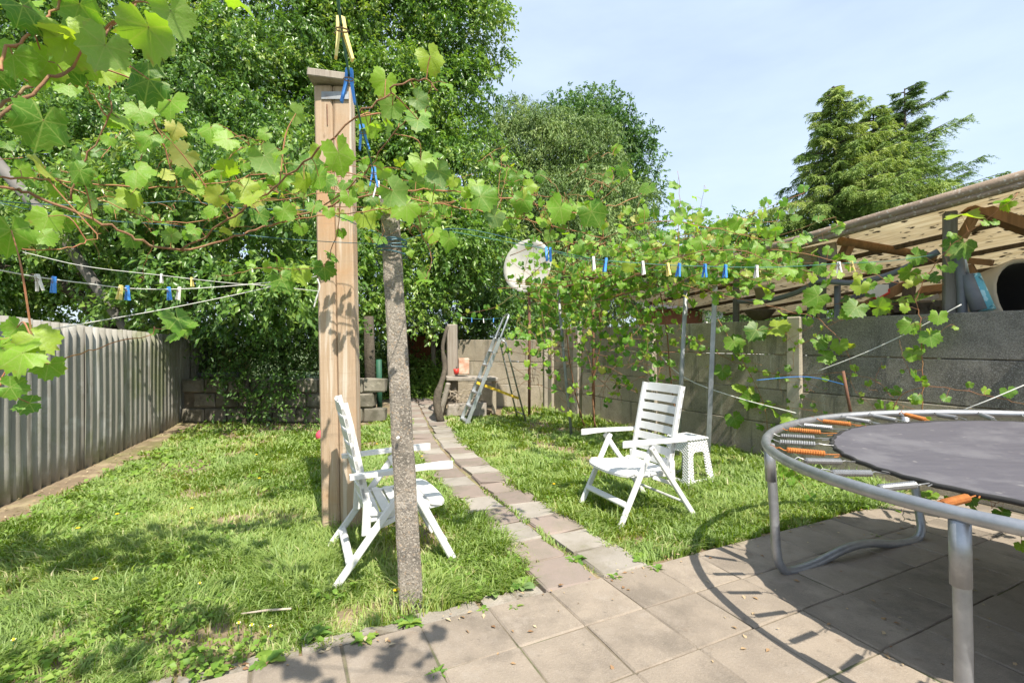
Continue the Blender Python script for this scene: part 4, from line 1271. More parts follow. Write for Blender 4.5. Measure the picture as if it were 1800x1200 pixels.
part(tt_, 'limb', MB().tube(spline([at(175, 520, 9.1), at(150, 450, 9.2), at(140, 380, 9.4), at(150, 300, 9.8)], 5), [.12 - .004 * i for i in range(16)], 8), M['bark'], True)
Vc, Tc, tc_ = crown(px_lobes([(60, 520, 9.6, 120, 45), (-40, 430, 9.4, 100, 80)]), 50, 12, 11, .085, .42, 21, droop=.4)
link('crown', np_mesh('crown', Vc - np.array(tr2.location), Tc, M['treeA'], tc_), tr2)
tree('ash_tree', 'tall broad bright green tree rising behind the timber post', (-2.9, 12.6, 0),
     [(700, 70, 13, 150, 120), (610, -30, 13.5, 170, 110), (800, 50, 13, 92, 80), (740, -60, 13, 140, 80), (710, 220, 12.6, 140, 110), (805, 190, 13, 62, 90), (640, 330, 12, 150, 100), (775, 330, 12.4, 105, 95),
      (700, 440, 11.4, 160, 90), (620, 500, 10.6, 110, 75), (820, 430, 12, 80, 90), (755, 530, 10.6, 95, 42), (560, 180, 13, 110, 140)],
     'treeB', .22, (-3.0, 12.7, 8.5), 4, 700, 22, 13, .112, .66, extra_limbs=18, front=.72, inner=.10, droop=.4, flat=.5)
tree('willow_tree', 'greyish fine-leaved tree behind the satellite dish', (1.2, 16.0, 0),
     [(930, 275, 16, 80, 70), (1000, 270, 16.2, 85, 65), (905, 370, 16, 75, 90), (985, 390, 15.6, 110, 95), (1065, 370, 16, 70, 75), (890, 470, 15, 85, 75), (965, 500, 14.8, 110, 70), (1060, 480, 14.8, 100, 80), (900, 215, 16.5, 40, 30)],
     'treeC', .2, (1.4, 16, 6.4), 5, 900, 14, 12, .13, .52, ratio=.28, droop=.7, extra_limbs=6)
tree('oak_tree', 'dark green round-headed tree standing behind the greyish tree', (4.6, 25, 0),
     [(1030, 235, 25, 72, 58), (1082, 268, 25, 60, 66), (990, 210, 25, 38, 32), (1055, 195, 25, 40, 22), (1092, 340, 25, 52, 60), (1110, 410, 25, 45, 55), (1050, 330, 25, 70, 70), (1040, 440, 25, 110, 60)],
     'treeD', .3, (4.8, 25, 9.5), 6, 420, 12, 11, .17, .85, extra_limbs=6)
tree('hawthorn_shrub', 'bushy pale green shrub tops above the lean-to roof', (10.5, 21, 0),
     [(1300, 420, 21, 45, 28), (1350, 412, 21, 50, 24), (1400, 425, 21, 50, 28), (1250, 450, 20, 55, 42), (1330, 470, 20, 90, 45), (1180, 480, 19, 60, 35)],
     'treeB', .16, (10.5, 21, 5.2), 7, 260, 11, 10, .16, .6, group='shrubs around the garden', extra_limbs=3)
tree('laurel_shrub', 'dark shrub filling the gap between wall and lean-to', (7.6, 13.2, 0),
     [(1360, 520, 13, 70, 38), (1410, 510, 13, 60, 40), (1300, 560, 13, 60, 40), (1390, 570, 13, 90, 40)],
     'shrub', .09, (7.6, 13.2, 2.2), 8, 150, 11, 9, .10, .34, group='shrubs around the garden', extra_limbs=3)
tree('wall_shrub', 'small leafy shrub growing out in front of the low block wall', (-4.45, 7.95, 0),
     [(440, 690, 8.0, 48, 36), (470, 650, 8.1, 50, 34), (420, 640, 8.3, 46, 34), (500, 690, 8.1, 34, 28)],
     'shrub', .035, (-4.4, 8.0, .9), 9, 34, 8, 7, .08, .2, group='shrubs around the garden', extra_limbs=3)
tree('hedge_shrub', 'deep shaded shrub mass behind the low block wall', (-4.9, 10.2, 0),
     [(430, 600, 10, 110, 55), (540, 600, 10.2, 80, 60), (350, 590, 10.6, 80, 50), (500, 560, 9.6, 110, 40), (590, 640, 10.6, 60, 45), (300, 600, 11, 90, 60), (600, 560, 10.4, 70, 40)],
     'shrub', .10, (-4.9, 10.2, 1.9), 10, 230, 11, 10, .085, .34, group='shrubs around the garden', extra_limbs=5)
tree('hedge_shrub', 'shaded shrubs crowding the gap left of the hut', (-3.3, 13.2, 0),
     [(640, 620, 13.5, 70, 55), (690, 600, 14.5, 60, 60), (700, 680, 13.5, 40, 22), (610, 660, 12.5, 50, 40)],
     'shrub', .08, (-3.3, 13.2, 1.5), 12, 170, 10, 9, .095, .34, group='shrubs around the garden', extra_limbs=3)
tree('hedge_shrub', 'tall dark shrub between the hut and the back wall', (-.9, 13.8, 0),
     [(820, 560, 13.5, 70, 48), (880, 560, 13, 60, 50), (770, 590, 16, 90, 70), (930, 580, 12.5, 60, 40), (980, 570, 12, 60, 40), (840, 520, 13, 80, 40)],
     'shrub', .09, (-.9, 13.8, 1.6), 13, 260, 11, 9, .095, .38, group='shrubs around the garden', extra_limbs=4)
tree('nettle_patch', 'bright green leafy plants in the sun beyond the path end', (-2.2, 11.9, 0),
     [(715, 690, 12, 40, 20), (745, 680, 12.6, 38, 28), (700, 660, 13, 30, 26), (770, 680, 12.4, 26, 26), (740, 650, 13.6, 40, 20)],
     'clover', .02, (-2.2, 11.9, .3), 14, 120, 8, 8, .10, .2, group='shrubs around the garden', extra_limbs=0, droop=.1)

def conifer(name, label, base, top, half, seed, mat, nb, droop, right=0.0, group='trees around the garden', zlow=3.2, L=.15, shape=.8):
    r = np.random.default_rng(seed)
    base, top = Vector(base), Vector(top)
    t = tag(empty(name, base), label, 'conifer', group)
    tr = part(t, 'trunk', MB().tube([base, base * .5 + top * .5, top], [.24, .15, .02], 9), M['bark'], True)
    H = top.z - base.z
    POS, AX, NR, LL, TI = [], [], [], [], []
    for k in range(nb):
        f = zlow / H + (1 - zlow / H) * (k + r.random()) / nb
        f = 1 - (1 - f) ** .92 * 1.0
        c = np.array(base * (1 - f) + top * f)
        az = k * 2.399 + r.normal(0, .5)
        dx = np.array([math.cos(az), math.sin(az), 0])
        ln = half * ((1 - f) ** shape + .07) * (.55 + .7 * r.random() ** .8)
        if right and dx[0] > .1: ln *= 1 + right * r.random()
        rise = r.uniform(.0, .4) + (.35 * right if dx[0] > .1 else 0)
        sidev = np.array([-dx[1], dx[0], 0])
        def along(s_): return c + np.outer(s_ * ln, dx) + np.outer(ln * (rise * s_ - droop * .55 * s_ ** 2 + .22 * droop * s_ ** 3.5), [0, 0, 1])
        n = int(12 + 27 * ln)
        s_ = .12 + .9 * r.random(n)
        tw = along(s_)
        sg = np.where(r.random(n) < .5, -1, 1)
        td = unit(dx * .55 + np.outer(sg * r.uniform(.3, 1.0, n), sidev) + np.outer(-droop * r.uniform(.3, 1.5, n), [0, 0, 1]) + r.normal(0, .12, (n, 3)))
        tl = (.22 + .38 * r.random(n)) * (1.15 - .55 * s_) * min(1.3, .55 + .3 * ln)
        bt = r.normal(.5, .18)
        m = 13
        q = np.tile(np.linspace(.04, 1, m), n)
        ti = np.repeat(np.arange(n), m)
        P_ = tw[ti] + td[ti] * (q * tl[ti])[:, None] - np.outer(q ** 2 * tl[ti] * .3 * droop, [0, 0, 1])
        perp = unit(np.cross(td, np.array([0, 0, 1.0])) + 1e-6)
        s2 = np.where(np.arange(n * m) % 2, -1, 1)
        POS.append(P_)
        AX.append(td[ti] * .9 + perp[ti] * (s2 * r.uniform(.3, .9, n * m))[:, None] + r.normal(0, .22, (n * m, 3)))
        NR.append(r.normal(0, .5, (n * m, 3)) + np.array([.15, -.45, .8]))
        LL.append(L * (.6 + .6 * r.random(n * m)) * (1.1 - .4 * q))
        TI.append(np.clip(bt + r.normal(0, .14, n * m) + .12 * q, 0, 1))
        pl = along(np.linspace(0, 1, 5))
        part(tr, 'branch', MB().tube([Vector(p_) for p_ in pl], [.035, .028, .02, .013, .006], 5), M['bark'])
    POS, AX, NR, LL, TI = map(np.concatenate, (POS, AX, NR, LL, TI))
    V_, T_ = leaf_cloud(POS, AX, NR, LL, .26, .12)
    link('crown', np_mesh('crown', V_ - np.array(base), T_, M[mat], np.repeat(TI, 4)), t)
    return t
Yc = 19.0
conifer('spruce_tree', 'tall yellowish green spruce rising above the lean-to roof', (at(1478, 0, Yc).x, Yc, 0), at(1466, 152, Yc), 4.0, 31, 'spruce', 180, .8, right=.2)
conifer('spruce_tree', 'second lighter spruce stem right beside the tall spruce', (at(1545, 0, Yc + .8).x, Yc + .8, 0), at(1535, 190, Yc + .8), 4.0, 33, 'spruce', 170, .65, right=.45)
conifer('cedar_tree', 'dark cedar with upswept branches reaching right above the lean-to', (at(1595, 0, Yc + 2).x, Yc + 2, 0), at(1590, 156, Yc + 2), 3.0, 35, 'spruce_d', 150, .38, right=.75, shape=.7)
# ------------------------------------------------------------------ grass and small plants
def garden_masks(x, y, jit):
    fd = (x - F0.x) * FN.x + (y - F0.y) * FN.y
    ok = fd > .26 + jit * .25
    wd = 6.20 - (x + .56 * y)
    ok &= wd > .06
    vv = (x - P0.x) * V.x + (y - P0.y) * V.y
    uu = ((x - P0.x) * U.x + (y - P0.y) * U.y) / TS
    edge = -2 * TS - np.where(uu < -3.0, .055, .0) - jit * .09 + .11 * np.clip(vnoise(x, y, .2, 41) * 3 - 1.8, 0, 1)
    ok &= vv < edge
    xp = np.interp(y, PATH_XY[:, 1], PATH_XY[:, 0])
    po = (x - xp) * .93
    back = np.where(x < -2.45, 8.15, np.where(x < -.2, 9.0, (9.86 - (x - .74) * .378) - .12))
    ok &= y < back
    return ok, fd, vv, uu, po, wd
def ground_z(x, y): return .012 * np.sin(1.7 * x + 2.1 * y) - .012 + .008 * np.sin(3.1 * x - 1.3 * y)
n = 400000
y = 1.75 * np.exp(RNG.random(n) * math.log(11.2 / 1.75))
x = (RNG.random(n) * 2 - 1) * (y * 1.10 + .25)
jit = vnoise(x, y, .11, 5)
ok, fd, vv, uu, po, wd = garden_masks(x, y, jit)
ap = np.abs(po)
onpath = ap < np.where(y < 3.2, .30, .255) + jit * .10
joint = onpath & (ap < .036) & (vnoise(x, y, .3, 8) > .28)
joint |= onpath & (ap > .20) & (vnoise(x, y, .18, 9) > .55)
keep = ok & (~onpath | (joint & (RNG.random(n) < .5)))
patch = vnoise(x, y, .55, 2) * .6 + vnoise(x, y, .19, 3) * .4
bare = (patch < .40) & (RNG.random(n) < np.clip((.40 - patch) * 9, 0, .85))
shade_bare = (x < -2.6) & (y > 7.4) & (RNG.random(n) < .75)
keep &= ~(bare | shade_bare)
x, y, patch, po, wd, fd, vv, onpath = [a[keep] for a in (x, y, patch, po, wd, fd, vv, onpath)]
n = len(x)
clump = vnoise(x, y, .33, 4)
tuft = np.clip(vnoise(x, y, .16, 31) * 1.6 - .75, 0, 1) * np.clip(vnoise(x, y, .9, 32) * 1.8 - .4, 0, 1)
h = .026 + .075 * np.clip(clump * .7 + patch * .5 - .22, 0, 1) ** 1.25 + .028 * RNG.random(n) + .10 * tuft * RNG.random(n)
for (cx, cy, rr, add) in ((cb.x, cb.y, .32, .10), (tb.x, tb.y, .40, .10), (-.8, 3.14, .45, .07), (-1.2, 2.75, .4, .05), (1.0, 3.95, .5, .03), (2.3, 5.2, .9, .05), (1.7, 4.7, .4, .04), (-2.9, 2.9, .8, .05)):
    d = np.hypot(x - cx, y - cy)
    h += add * np.clip(1 - d / rr, 0, 1) * (.4 + .9 * RNG.random(n))
h += np.where((wd < .5), .06 * RNG.random(n), 0) + np.where((x > .5) & (y < 5.5), .025 * RNG.random(n), 0)
h = np.where(onpath, h * .5, h)
h *= np.where(RNG.random(n) < .05, 1.5, 1.0)
wid = (.0026 + .0022 * RNG.random(n)) * np.clip(y / 2.6, .8, 3.4)
th = RNG.random(n) * 2 * math.pi
flow = vnoise(x, y, .5, 6) * 2 * math.pi * 1.5
th = np.where(RNG.random(n) < .55, flow + RNG.normal(0, .6, n), th)
lean = h * (.25 + .95 * RNG.random(n) ** 1.2)
dx, dy = np.cos(th), np.sin(th)
sx_, sy_ = -dy, dx
tw = RNG.normal(0, .5, n)
sx_, sy_ = sx_ * np.cos(tw) - sy_ * np.sin(tw), sx_ * np.sin(tw) + sy_ * np.cos(tw)
z0 = ground_z(x, y) - .004
B = np.stack([x, y, z0], 1)
S = np.stack([sx_, sy_, np.zeros(n)], 1) * wid[:, None]
D = np.stack([dx, dy, np.zeros(n)], 1) * lean[:, None]
Hh = np.stack([np.zeros(n), np.zeros(n), h], 1)
mid_ = B + D * .30 + Hh * .60
tip = B + D + Hh * (.96 - .25 * (lean / h)[:, None])
Vv = np.stack([B - S, B + S, mid_ - S * .8, mid_ + S * .8, tip], 1).reshape(-1, 3)
b = np.arange(n)[:, None] * 5
Tt = np.concatenate([b + np.array([[0, 1, 3]]), b + np.array([[0, 3, 2]]), b + np.array([[2, 3, 4]])], 1).reshape(-1, 3)
dry = np.clip((.53 - patch) * 3.0, 0, 1)
tint = np.clip(.22 + .42 * vnoise(x, y, .8, 12) + RNG.normal(0, .13, n) + .30 * dry * (RNG.random(n) < .6), 0, .88)
tint = np.where(RNG.random(n) < .022 + .26 * dry, RNG.uniform(.88, 1, n), tint)
go = link('grass', np_mesh('grass', Vv, Tt, M['grass'], np.repeat(tint, 5)))
tag(go, 'uneven sunlit lawn grass with straw patches', 'grass', kind='stuff')
# low round-leaved ground cover along the fence and in the lawn
n = 26000
y = 1.9 * np.exp(RNG.random(n) * math.log(9 / 1.9))
x = (RNG.random(n) * 2 - 1) * (y * 1.08)
jit = vnoise(x, y, .12, 5)
ok, fd, vv, uu, po, wd = garden_masks(x, y, jit)
want = ((fd < 1.25) & (vnoise(x, y, .35, 22) > .42) & (x < 0)) | ((vv > -2 * TS - .55) & (uu < -3) & (vnoise(x, y, .3, 23) > .52)) | ((vnoise(x, y, .5, 24) > .72)) | (wd < .45)
keep = ok & want & (np.abs(po) > .36)
x, y = x[keep], y[keep]
n = len(x)
P_ = np.stack([x, y, ground_z(x, y) + .012 + .055 * RNG.random(n)], 1)
ax = np.stack([RNG.normal(size=n), RNG.normal(size=n), RNG.normal(0, .25, n)], 1)
nr = RNG.normal(0, .35, (n, 3)) + np.array([.1, -.25, 1])
Vc, Tc = leaf_cloud(P_, ax, nr, (.022 + .026 * RNG.random(n)) * np.clip(y / 4, .8, 1.6), .85, .12)
tag(link('ground_cover', np_mesh('ground_cover', Vc, Tc, M['clover'], np.repeat(RNG.random(n), 4))), 'low round-leaved weeds along the fence and kerb', 'weeds', kind='stuff')
# leaf litter by the fence, the kerb and on the slabs
n = 9000
y = 2.0 * np.exp(RNG.random(n) * math.log(9.5 / 2))
x = (RNG.random(n) * 2 - 1) * (y * 1.08)
fd = (x - F0.x) * FN.x + (y - F0.y) * FN.y
vv = (x - P0.x) * V.x + (y - P0.y) * V.y
keep = ((fd > .03) & (fd < .75) & (vv < -1)) | ((np.abs(vv + 2 * TS + .05) < .12) & (RNG.random(n) < .35)) | ((vv > -2 * TS) & (RNG.random(n) < .05)) | ((y > 7.5) & (x < -2.5) & (y < 8.2) & (fd > 0))
keep &= (x + .56 * y) < 6.1
x, y, vv = x[keep], y[keep], vv[keep]
n = len(x)
P_ = np.stack([x, y, np.where(vv > -2 * TS - .02, .034, ground_z(x, y) + .02)], 1)
ax = np.stack([RNG.normal(size=n), RNG.normal(size=n), RNG.normal(0, .08, n)], 1)
Vc, Tc = leaf_cloud(P_, ax, RNG.normal(0, .22, (n, 3)) + np.array([0, 0, 1]), (.012 + .03 * RNG.random(n)), .5, .15)
tag(link('leaf_litter', np_mesh('leaf_litter', Vc, Tc, M['litter'], np.repeat(RNG.random(n), 4))), 'dry leaf scraps along the fence foot and kerb', 'litter', kind='stuff')
# weed rosettes
def weed_leaf(w, k):
    m_ = MB()
    n = 7
    for i in range(n):
        f = i / (n - 1)
        hw = w * math.sin(math.pi * min(1, f * .92 + .06)) ** .8 * (1 + (.28 if i % 2 else -.22) * (k % 2))
        zc = .15 * math.sin(f * 2.6) - .08 * f
        m_.v += [(-hw, f, zc + .06 * hw / w), (0, f, zc - .02), (hw, f, zc + .06 * hw / w)]
    for i in range(n - 1):
        a = i * 3
        m_.f += [(a, a + 1, a + 4, a + 3), (a + 1, a + 2, a + 5, a + 4)]
    return m_.mesh('leaf', M['weed'], smooth=True)
wl = [weed_leaf(.20, 0), weed_leaf(.26, 1), weed_leaf(.36, 0), weed_leaf(.15, 1)]
WEEDS = [(918, 1030, .10, 2, 'broad-leaved weed at the corner of the lawn, left of the first path slab'), (1010, 984, .085, 1, 'toothed weed growing in the joint between the first path slabs'),
         (868, 1044, .07, 2, 'small heart-leaved weed on the bare soil right of the concrete post'), (640, 1126, .075, 1, 'rosette weed on the kerb left of the concrete post'),
         (388, 1176, .07, 1, 'bright rosette on the rough kerb at the bottom left'), (768, 1186, .062, 3, 'small flat weed in the open patio at the bottom'),
         (468, 1164, .10, 1, 'yellowing dandelion rosette drooping over the kerb'), (555, 1116, .085, 3, 'narrow-leaved tuft on the kerb below the left chair'),
         (340, 1150, .075, 3, 'large dock leaves at the lawn edge, bottom left'), (128, 1078, .10, 3, 'biggest dock plant in the grass at the far left'),
         (1082, 1015, .06, 3, 'small tuft in the patio joint at the path start'), (1150, 1000, .08, 1, 'weed at the lawn corner right of the path'),
         (722, 1095, .10, 3, 'bent grassy weed at the foot of the concrete post'), (1128, 985, .09, 1, 'weed spreading over the patio edge below the right chair'),
         (60, 1130, .08, 3, 'dock plant at the left edge of the frame'), (905, 1068, .055, 3, 'tiny tuft on the kerb near the path'), (850, 1072, .05, 3, 'tiny weed in the kerb crack by the soil'),
         (1540, 942, .05, 3, 'small tuft in the shaded patio joint under the trampoline'), (1310, 770, .16, 2, 'leafy weed at the foot of the right wall'), (1345, 800, .14, 1, 'leafy weed in the corner beside the trampoline rim')]
for (px_, py, s_, kind, lab) in WEEDS:
    g = gp(px_, py, .02)
    w = tag(empty('weed', g), lab, 'weed', 'weeds at the lawn edge and in the joints')
    k = random.randint(9, 15)
    for q in range(k):
        o = link('leaf', wl[kind if random.random() < .75 else 1], w)
        sc_ = s_ * random.uniform(.4, 1.0)
        o.scale = (sc_, sc_, sc_)
        o.rotation_euler = (random.uniform(-.1, .32), random.uniform(-.3, .3), 2 * math.pi * q / k + random.uniform(-.3, .3))
# flowers
def flower(px_, py, yellow, lab):
    g = gp(px_, py, .07)
    t = tag(empty('dandelion' if yellow else 'daisy', Vector((g.x, g.y, 0))), lab, 'flower', 'small flowers in the lawn')
    part(t, 'stem', MB().tube([(g.x, g.y, 0), (g.x + .004, g.y, .075)], .0016, 5), M['greenpost'])
    m_ = MB()
    rr = .015 if yellow else .010
    np_ = 12
    for q in range(np_):
        a = 2 * math.pi * q / np_
        c, s_ = math.cos(a), math.sin(a)
        m_.add([(g.x + .004, g.y, .076), (g.x + .004 + rr * .7 * c - .003 * s_, g.y + rr * .7 * s_ + .003 * c, .083), (g.x + .004 + rr * c, g.y + rr * s_, .082), (g.x + .004 + rr * .7 * c + .003 * s_, g.y + rr * .7 * s_ - .003 * c, .083)], [(0, 1, 2, 3)])
    part(t, 'petals', m_, M['petal_y' if yellow else 'petal_w'])
    part(t, 'heart', MB().lathe([(.006, .078), (.006, .084), (.003, .088)], 8, (g.x + .004, g.y, 0)), M['petal_y'])
for i, (px_, py, lab) in enumerate(((973, 852, 'yellow dandelion on the right lawn left of the right chair'), (741, 803, 'yellow dandelion beyond the left chair armrest'), (662, 781, 'yellow dandelion between timber post and concrete post'),
                                    (205, 905, 'yellow flower in the middle of the left lawn'), (166, 1020, 'yellow flower in the shaded grass at the left'), (336, 895, 'yellow flower in the left lawn near the timber post'),
                                    (136, 930, 'yellow flower near the left frame edge by the shadow'), (450, 800, 'yellow flower far up the left lawn'), (455, 842, 'yellow flower halfway up the left lawn'), (694, 1040, 'yellow flower at the foot of the concrete post'))):
    flower(px_, py, True, lab)
for (px_, py, lab) in ((418, 1098, 'leftmost of the three daisies near the kerb'), (441, 1102, 'middle of the three daisies near the kerb'), (474, 1104, 'rightmost of the three daisies near the kerb'), (22, 1128, 'lone daisy at the left frame edge'), (350, 1028, 'single daisy in the grass below the left lawn shadow')):
    flower(px_, py, False, lab)
# ------------------------------------------------------------------ washing lines and pegs
def cord(name, pts, r, mat, label, cat='washing line', grp='washing lines and wires', k=8):
    P_ = spline([at(*p) for p in pts], k)
    return single(name, MB().tube(P_, r, 5), M[mat], P_[0], label, cat, grp, smooth=True), P_
def prong(s):
    m_ = MB()
    # profile in x-z: jaw at the top closes on the line, leg spreads below
    pr = [(.0012, .014), (.0075, .012), (.0085, -.004), (.0100, -.022), (.0165, -.060), (.0120, -.061), (.0045, -.026), (.0018, -.012), (.0026, -.004)]
    pr = [(x * s, z) for x, z in pr]
    n = len(pr)
    m_.add([(x, -.006, z) for x, z in pr] + [(x, .006, z) for x, z in pr], [tuple(range(n)), tuple(reversed(range(n, 2 * n)))] + [(i, (i + 1) % n, (i + 1) % n + n, i + n) for i in range(n)])
    return m_
PRM = {c: (prong(-1).mesh('prong', M['peg_' + c]), prong(1).mesh('prong', M['peg_' + c])) for c in ('blue', 'yellow', 'white')}
sp_mesh = MB().tube([(.011 * math.cos(a), .0065, -.012 + .004 * math.sin(a)) for a in np.linspace(0, 2 * math.pi, 9)[:-1]], .0012, 4, closed=True).tube([(.011 * math.cos(a), -.0065, -.012 + .004 * math.sin(a)) for a in np.linspace(0, 2 * math.pi, 9)[:-1]], .0012, 4, closed=True).mesh('spring', M['steel'])
def peg(px_, P_, colr, label, grp, scale=1.0):
    """clip onto the line point nearest this pixel column"""
    best, bi = 1e9, 0
    for i, q in enumerate(P_):
        if q.y < .2: continue
        e = abs(900 + q.x / q.y * FPX - px_[0]) + (0 if px_[1] is None else abs(600 - (q.z - CAM_H) / q.y * FPX - px_[1]))
        if e < best: best, bi = e, i
    q = P_[bi]
    tdir = P_[min(bi + 1, len(P_) - 1)] - P_[max(bi - 1, 0)]
    yaw = math.atan2(tdir.y, tdir.x) - math.pi / 2
    t = tag(empty('clothes_peg', q, yaw + random.uniform(-.25, .25)), label, 'clothes peg', grp)
    t.rotation_euler.x = random.uniform(-.12, .12)
    t.rotation_euler.y = random.uniform(-.16, .16)
    t.scale = (scale, scale, scale)
    for me in PRM[colr]: link('prong', me, t)
    link('spring', sp_mesh, t)
_, LA = cord('washing_line', [(-60, 462, 1.75), (0, 475, 1.9), (66, 487, 2.1), (150, 498, 2.25), (230, 507, 2.45), (315, 508, 2.7), (400, 503, 2.95), (480, 495, 3.2), (562, 480, 3.48)], .0028, 'line', 'sagging white washing line with six pegs, left of the timber post', k=14)
for px_, c, lab in ((66, 'white', 'leftmost white peg on the sagging left line'), (95, 'blue', 'blue peg next to the leftmost white peg'), (210, 'yellow', 'yellow peg on the sagging left line'), (223, 'blue', 'blue peg right beside the yellow peg on the left line'), (298, 'blue', 'blue peg above the single hanging vine leaf at the left'), (314, 'white', 'white peg at the right end of the left line')):
    peg((px_, None), LA, c, lab, 'pegs on the left line')
_, LB = cord('washing_line', [(40, 443, 3.0), (150, 468, 3.1), (284, 484, 3.2), (400, 497, 3.3), (480, 503, 3.4), (562, 512, 3.5)], .0022, 'line', 'upper white line with two small pegs above the corrugated fence', k=14)
peg((284, None), LB, 'white', 'small white peg on the upper left line', 'pegs on the upper left line', .85)
peg((339, None), LB, 'yellow', 'small yellow peg on the upper left line', 'pegs on the upper left line', .85)
cord('washing_line', [(-40, 602, 2.1), (20, 591, 2.2), (150, 568, 2.4), (280, 545, 2.7), (400, 521, 3.0), (480, 503, 3.25), (562, 484, 3.48)], .0026, 'line', 'bare white line rising from the left edge to the timber post')
_, LD = cord('washing_line', [(560, -330, .55), (588, -60, .72), (598, 35, .84), (606, 88, .94), (614, 132, 1.05), (628, 188, 1.25), (642, 248, 1.5), (656, 297, 1.8), (668, 335, 2.1), (680, 352, 2.45)], .0026, 'green_line', 'thin green line running overhead from the concrete post', k=14)
for p_, c, lab in (((599, 46), 'yellow', 'large pale yellow peg high above the timber post'), ((614, 134), 'blue', 'topmost blue peg just under the yellow peg'), ((637, 226), 'blue', 'second blue peg down on the overhead green line'), ((656, 300), 'blue', 'lowest blue peg on the overhead green line'), ((664, 324), 'white', 'white peg at the concrete post end of the overhead line')):
    peg(p_, LD, c, lab, 'pegs on the overhead line')
_, LE = cord('washing_line', [(688, 385, 2.5), (800, 408, 2.5), (960, 438, 2.52), (1043, 455, 2.55), (1130, 463, 2.6), (1200, 467, 2.65), (1330, 470, 2.8), (1400, 468, 2.9), (1480, 463, 3.1), (1570, 458, 3.6), (1655, 446, 4.35)], .0022, 'green_line', 'thin green line with many pegs crossing before the trellis', k=16)
for px_, c, lab in ((957, 'blue', 'left one of the blue peg pair before the satellite dish'), (965, 'blue', 'right one of the blue peg pair before the satellite dish'), (1043, 'white', 'white peg left of the trellis, first after the blue pair'), (1067, 'blue', 'blue peg beside the first white peg on the trellis line'), (1130, 'white', 'white peg in the middle of the trellis line'), (1172, 'yellow', 'yellow peg in the middle of the trellis line'), (1194, 'blue', 'blue peg next to the round grey pole'), (1243, 'blue', 'blue peg left of the square shiny pole'), (1271, 'blue', 'blue peg right of the square shiny pole'), (1330, 'white', 'white peg before the lean-to roof end'), (1477, 'white', 'white peg just right of the middle shed post'), (1497, 'yellow', 'yellow peg at the right end of the trellis line')):
    peg((px_, None), LE, c, lab, 'pegs on the trellis line')
_, LF = cord('washing_line', [(800, 557, 9.2), (850, 561, 9.2), (890, 558, 9.1)], .005, 'green_line', 'short green line with four pegs by the stepladder top', k=14)
for px_, c, lab in ((812, 'white', 'leftmost white peg on the short far line'), (829, 'blue', 'left blue peg on the short far line'), (849, 'white', 'right white peg on the short far line'), (867, 'blue', 'right blue peg on the short far line')):
    peg((px_, None), LF, c, lab, 'pegs on the short far line', 1.15)
cord('trellis_wire', [(-40, 350, 1.9), (90, 360, 2.05), (240, 358, 2.2), (330, 354, 2.3), (420, 366, 2.4), (560, 372, 2.5), (640, 400, 2.5), (690, 422, 2.45)], .0022, 'wire', 'upper blue-green wire tied to the concrete post', 'wire')
cord('trellis_wire', [(-40, 347, 1.92), (60, 370, 2.05), (190, 388, 2.2), (300, 396, 2.3), (440, 414, 2.4), (560, 424, 2.5), (688, 430, 2.45)], .0020, 'wire', 'lower blue-green wire tied to the concrete post', 'wire')
cord('trellis_wire', [(700, 424, 2.5), (800, 402, 2.9), (900, 420, 3.4), (1000, 450, 4.2), (1100, 470, 5.2), (1200, 478, 5.7)], .0022, 'wire', 'dark wire from the concrete post to the round pole', 'wire')
cord('rope', [(1438, 652, 4.9), (1520, 620, 4.6), (1610, 578, 4.35), (1690, 535, 4.15)], .005, 'line', 'pale rope rising across the right wall to the shed post', 'rope')
cord('rope', [(1694, 720, 3.7), (1740, 702, 3.6), (1830, 664, 3.5)], .0045, 'line', 'pale rope slanting down behind the trampoline at the right', 'rope')
cord('rope', [(1118, 566, 6.4), (1140, 598, 6.3), (1180, 645, 6.1), (1220, 672, 5.9), (1300, 700, 5.5), (1400, 726, 5.0)], .006, 'line', 'slack pale rope hanging behind the right chair back', 'rope')
cord('twine', [(558, 490, 3.42), (562, 505, 3.42), (556, 525, 3.42), (552, 540, 3.42)], .006, 'line', 'frayed end of twine hanging beside the timber post', 'twine')
cord('blue_twine', [(1330, 668, 5.2), (1400, 662, 5.0), (1440, 665, 4.8), (1485, 676, 4.3)], .004, 'peg_blue', 'blue twine tied from the wall post to the rusty stake', 'twine')

# ------------------------------------------------------------------ grapevines
def leaf_outline(var):
    r = random.Random(100 + var)
    pts = []
    K = 34
    for i in range(K + 1):
        th = math.radians(-166 + 332 * i / K)
        lob = 0
        for c, a, w in ((0, 1.0, 30), (62, .88, 28), (-62, .88, 28), (122, .74, 26), (-122, .74, 26)):
            dd = (math.degrees(th) - c) / w
            lob = max(lob, a * math.exp(-.38 * dd * dd))
        rad = .42 + .58 * lob
        rad *= 1 + (.075 if i % 2 else -.07) + r.uniform(-.03, .03)
        pts.append((th, rad * .56))
    return pts
def grape_leaf(var):
    r = random.Random(var)
    out = leaf_outline(var)
    cup, wav, ph, droop = r.uniform(-.3, .75), r.uniform(.05, .13), r.uniform(0, 6), r.uniform(.1, .75)
    def z(x, y):
        d = math.hypot(x, y)
        th = math.atan2(x, y)
        return -cup * d * d + wav * d * math.sin(3 * th + ph) * 1.6 - droop * max(0, y) ** 2 - .10 * abs(math.sin(th * 2.9)) * d * .6
    vs = [(0, 0, 0)]
    for th, rad in out:
        x, y = rad * math.sin(th), rad * math.cos(th)
        vs.append((x, y, z(x, y)))
    fs = [(0, i + 1, i) for i in range(1, len(vs) - 1)]
    return vs, fs
GL = []
GLraw = []
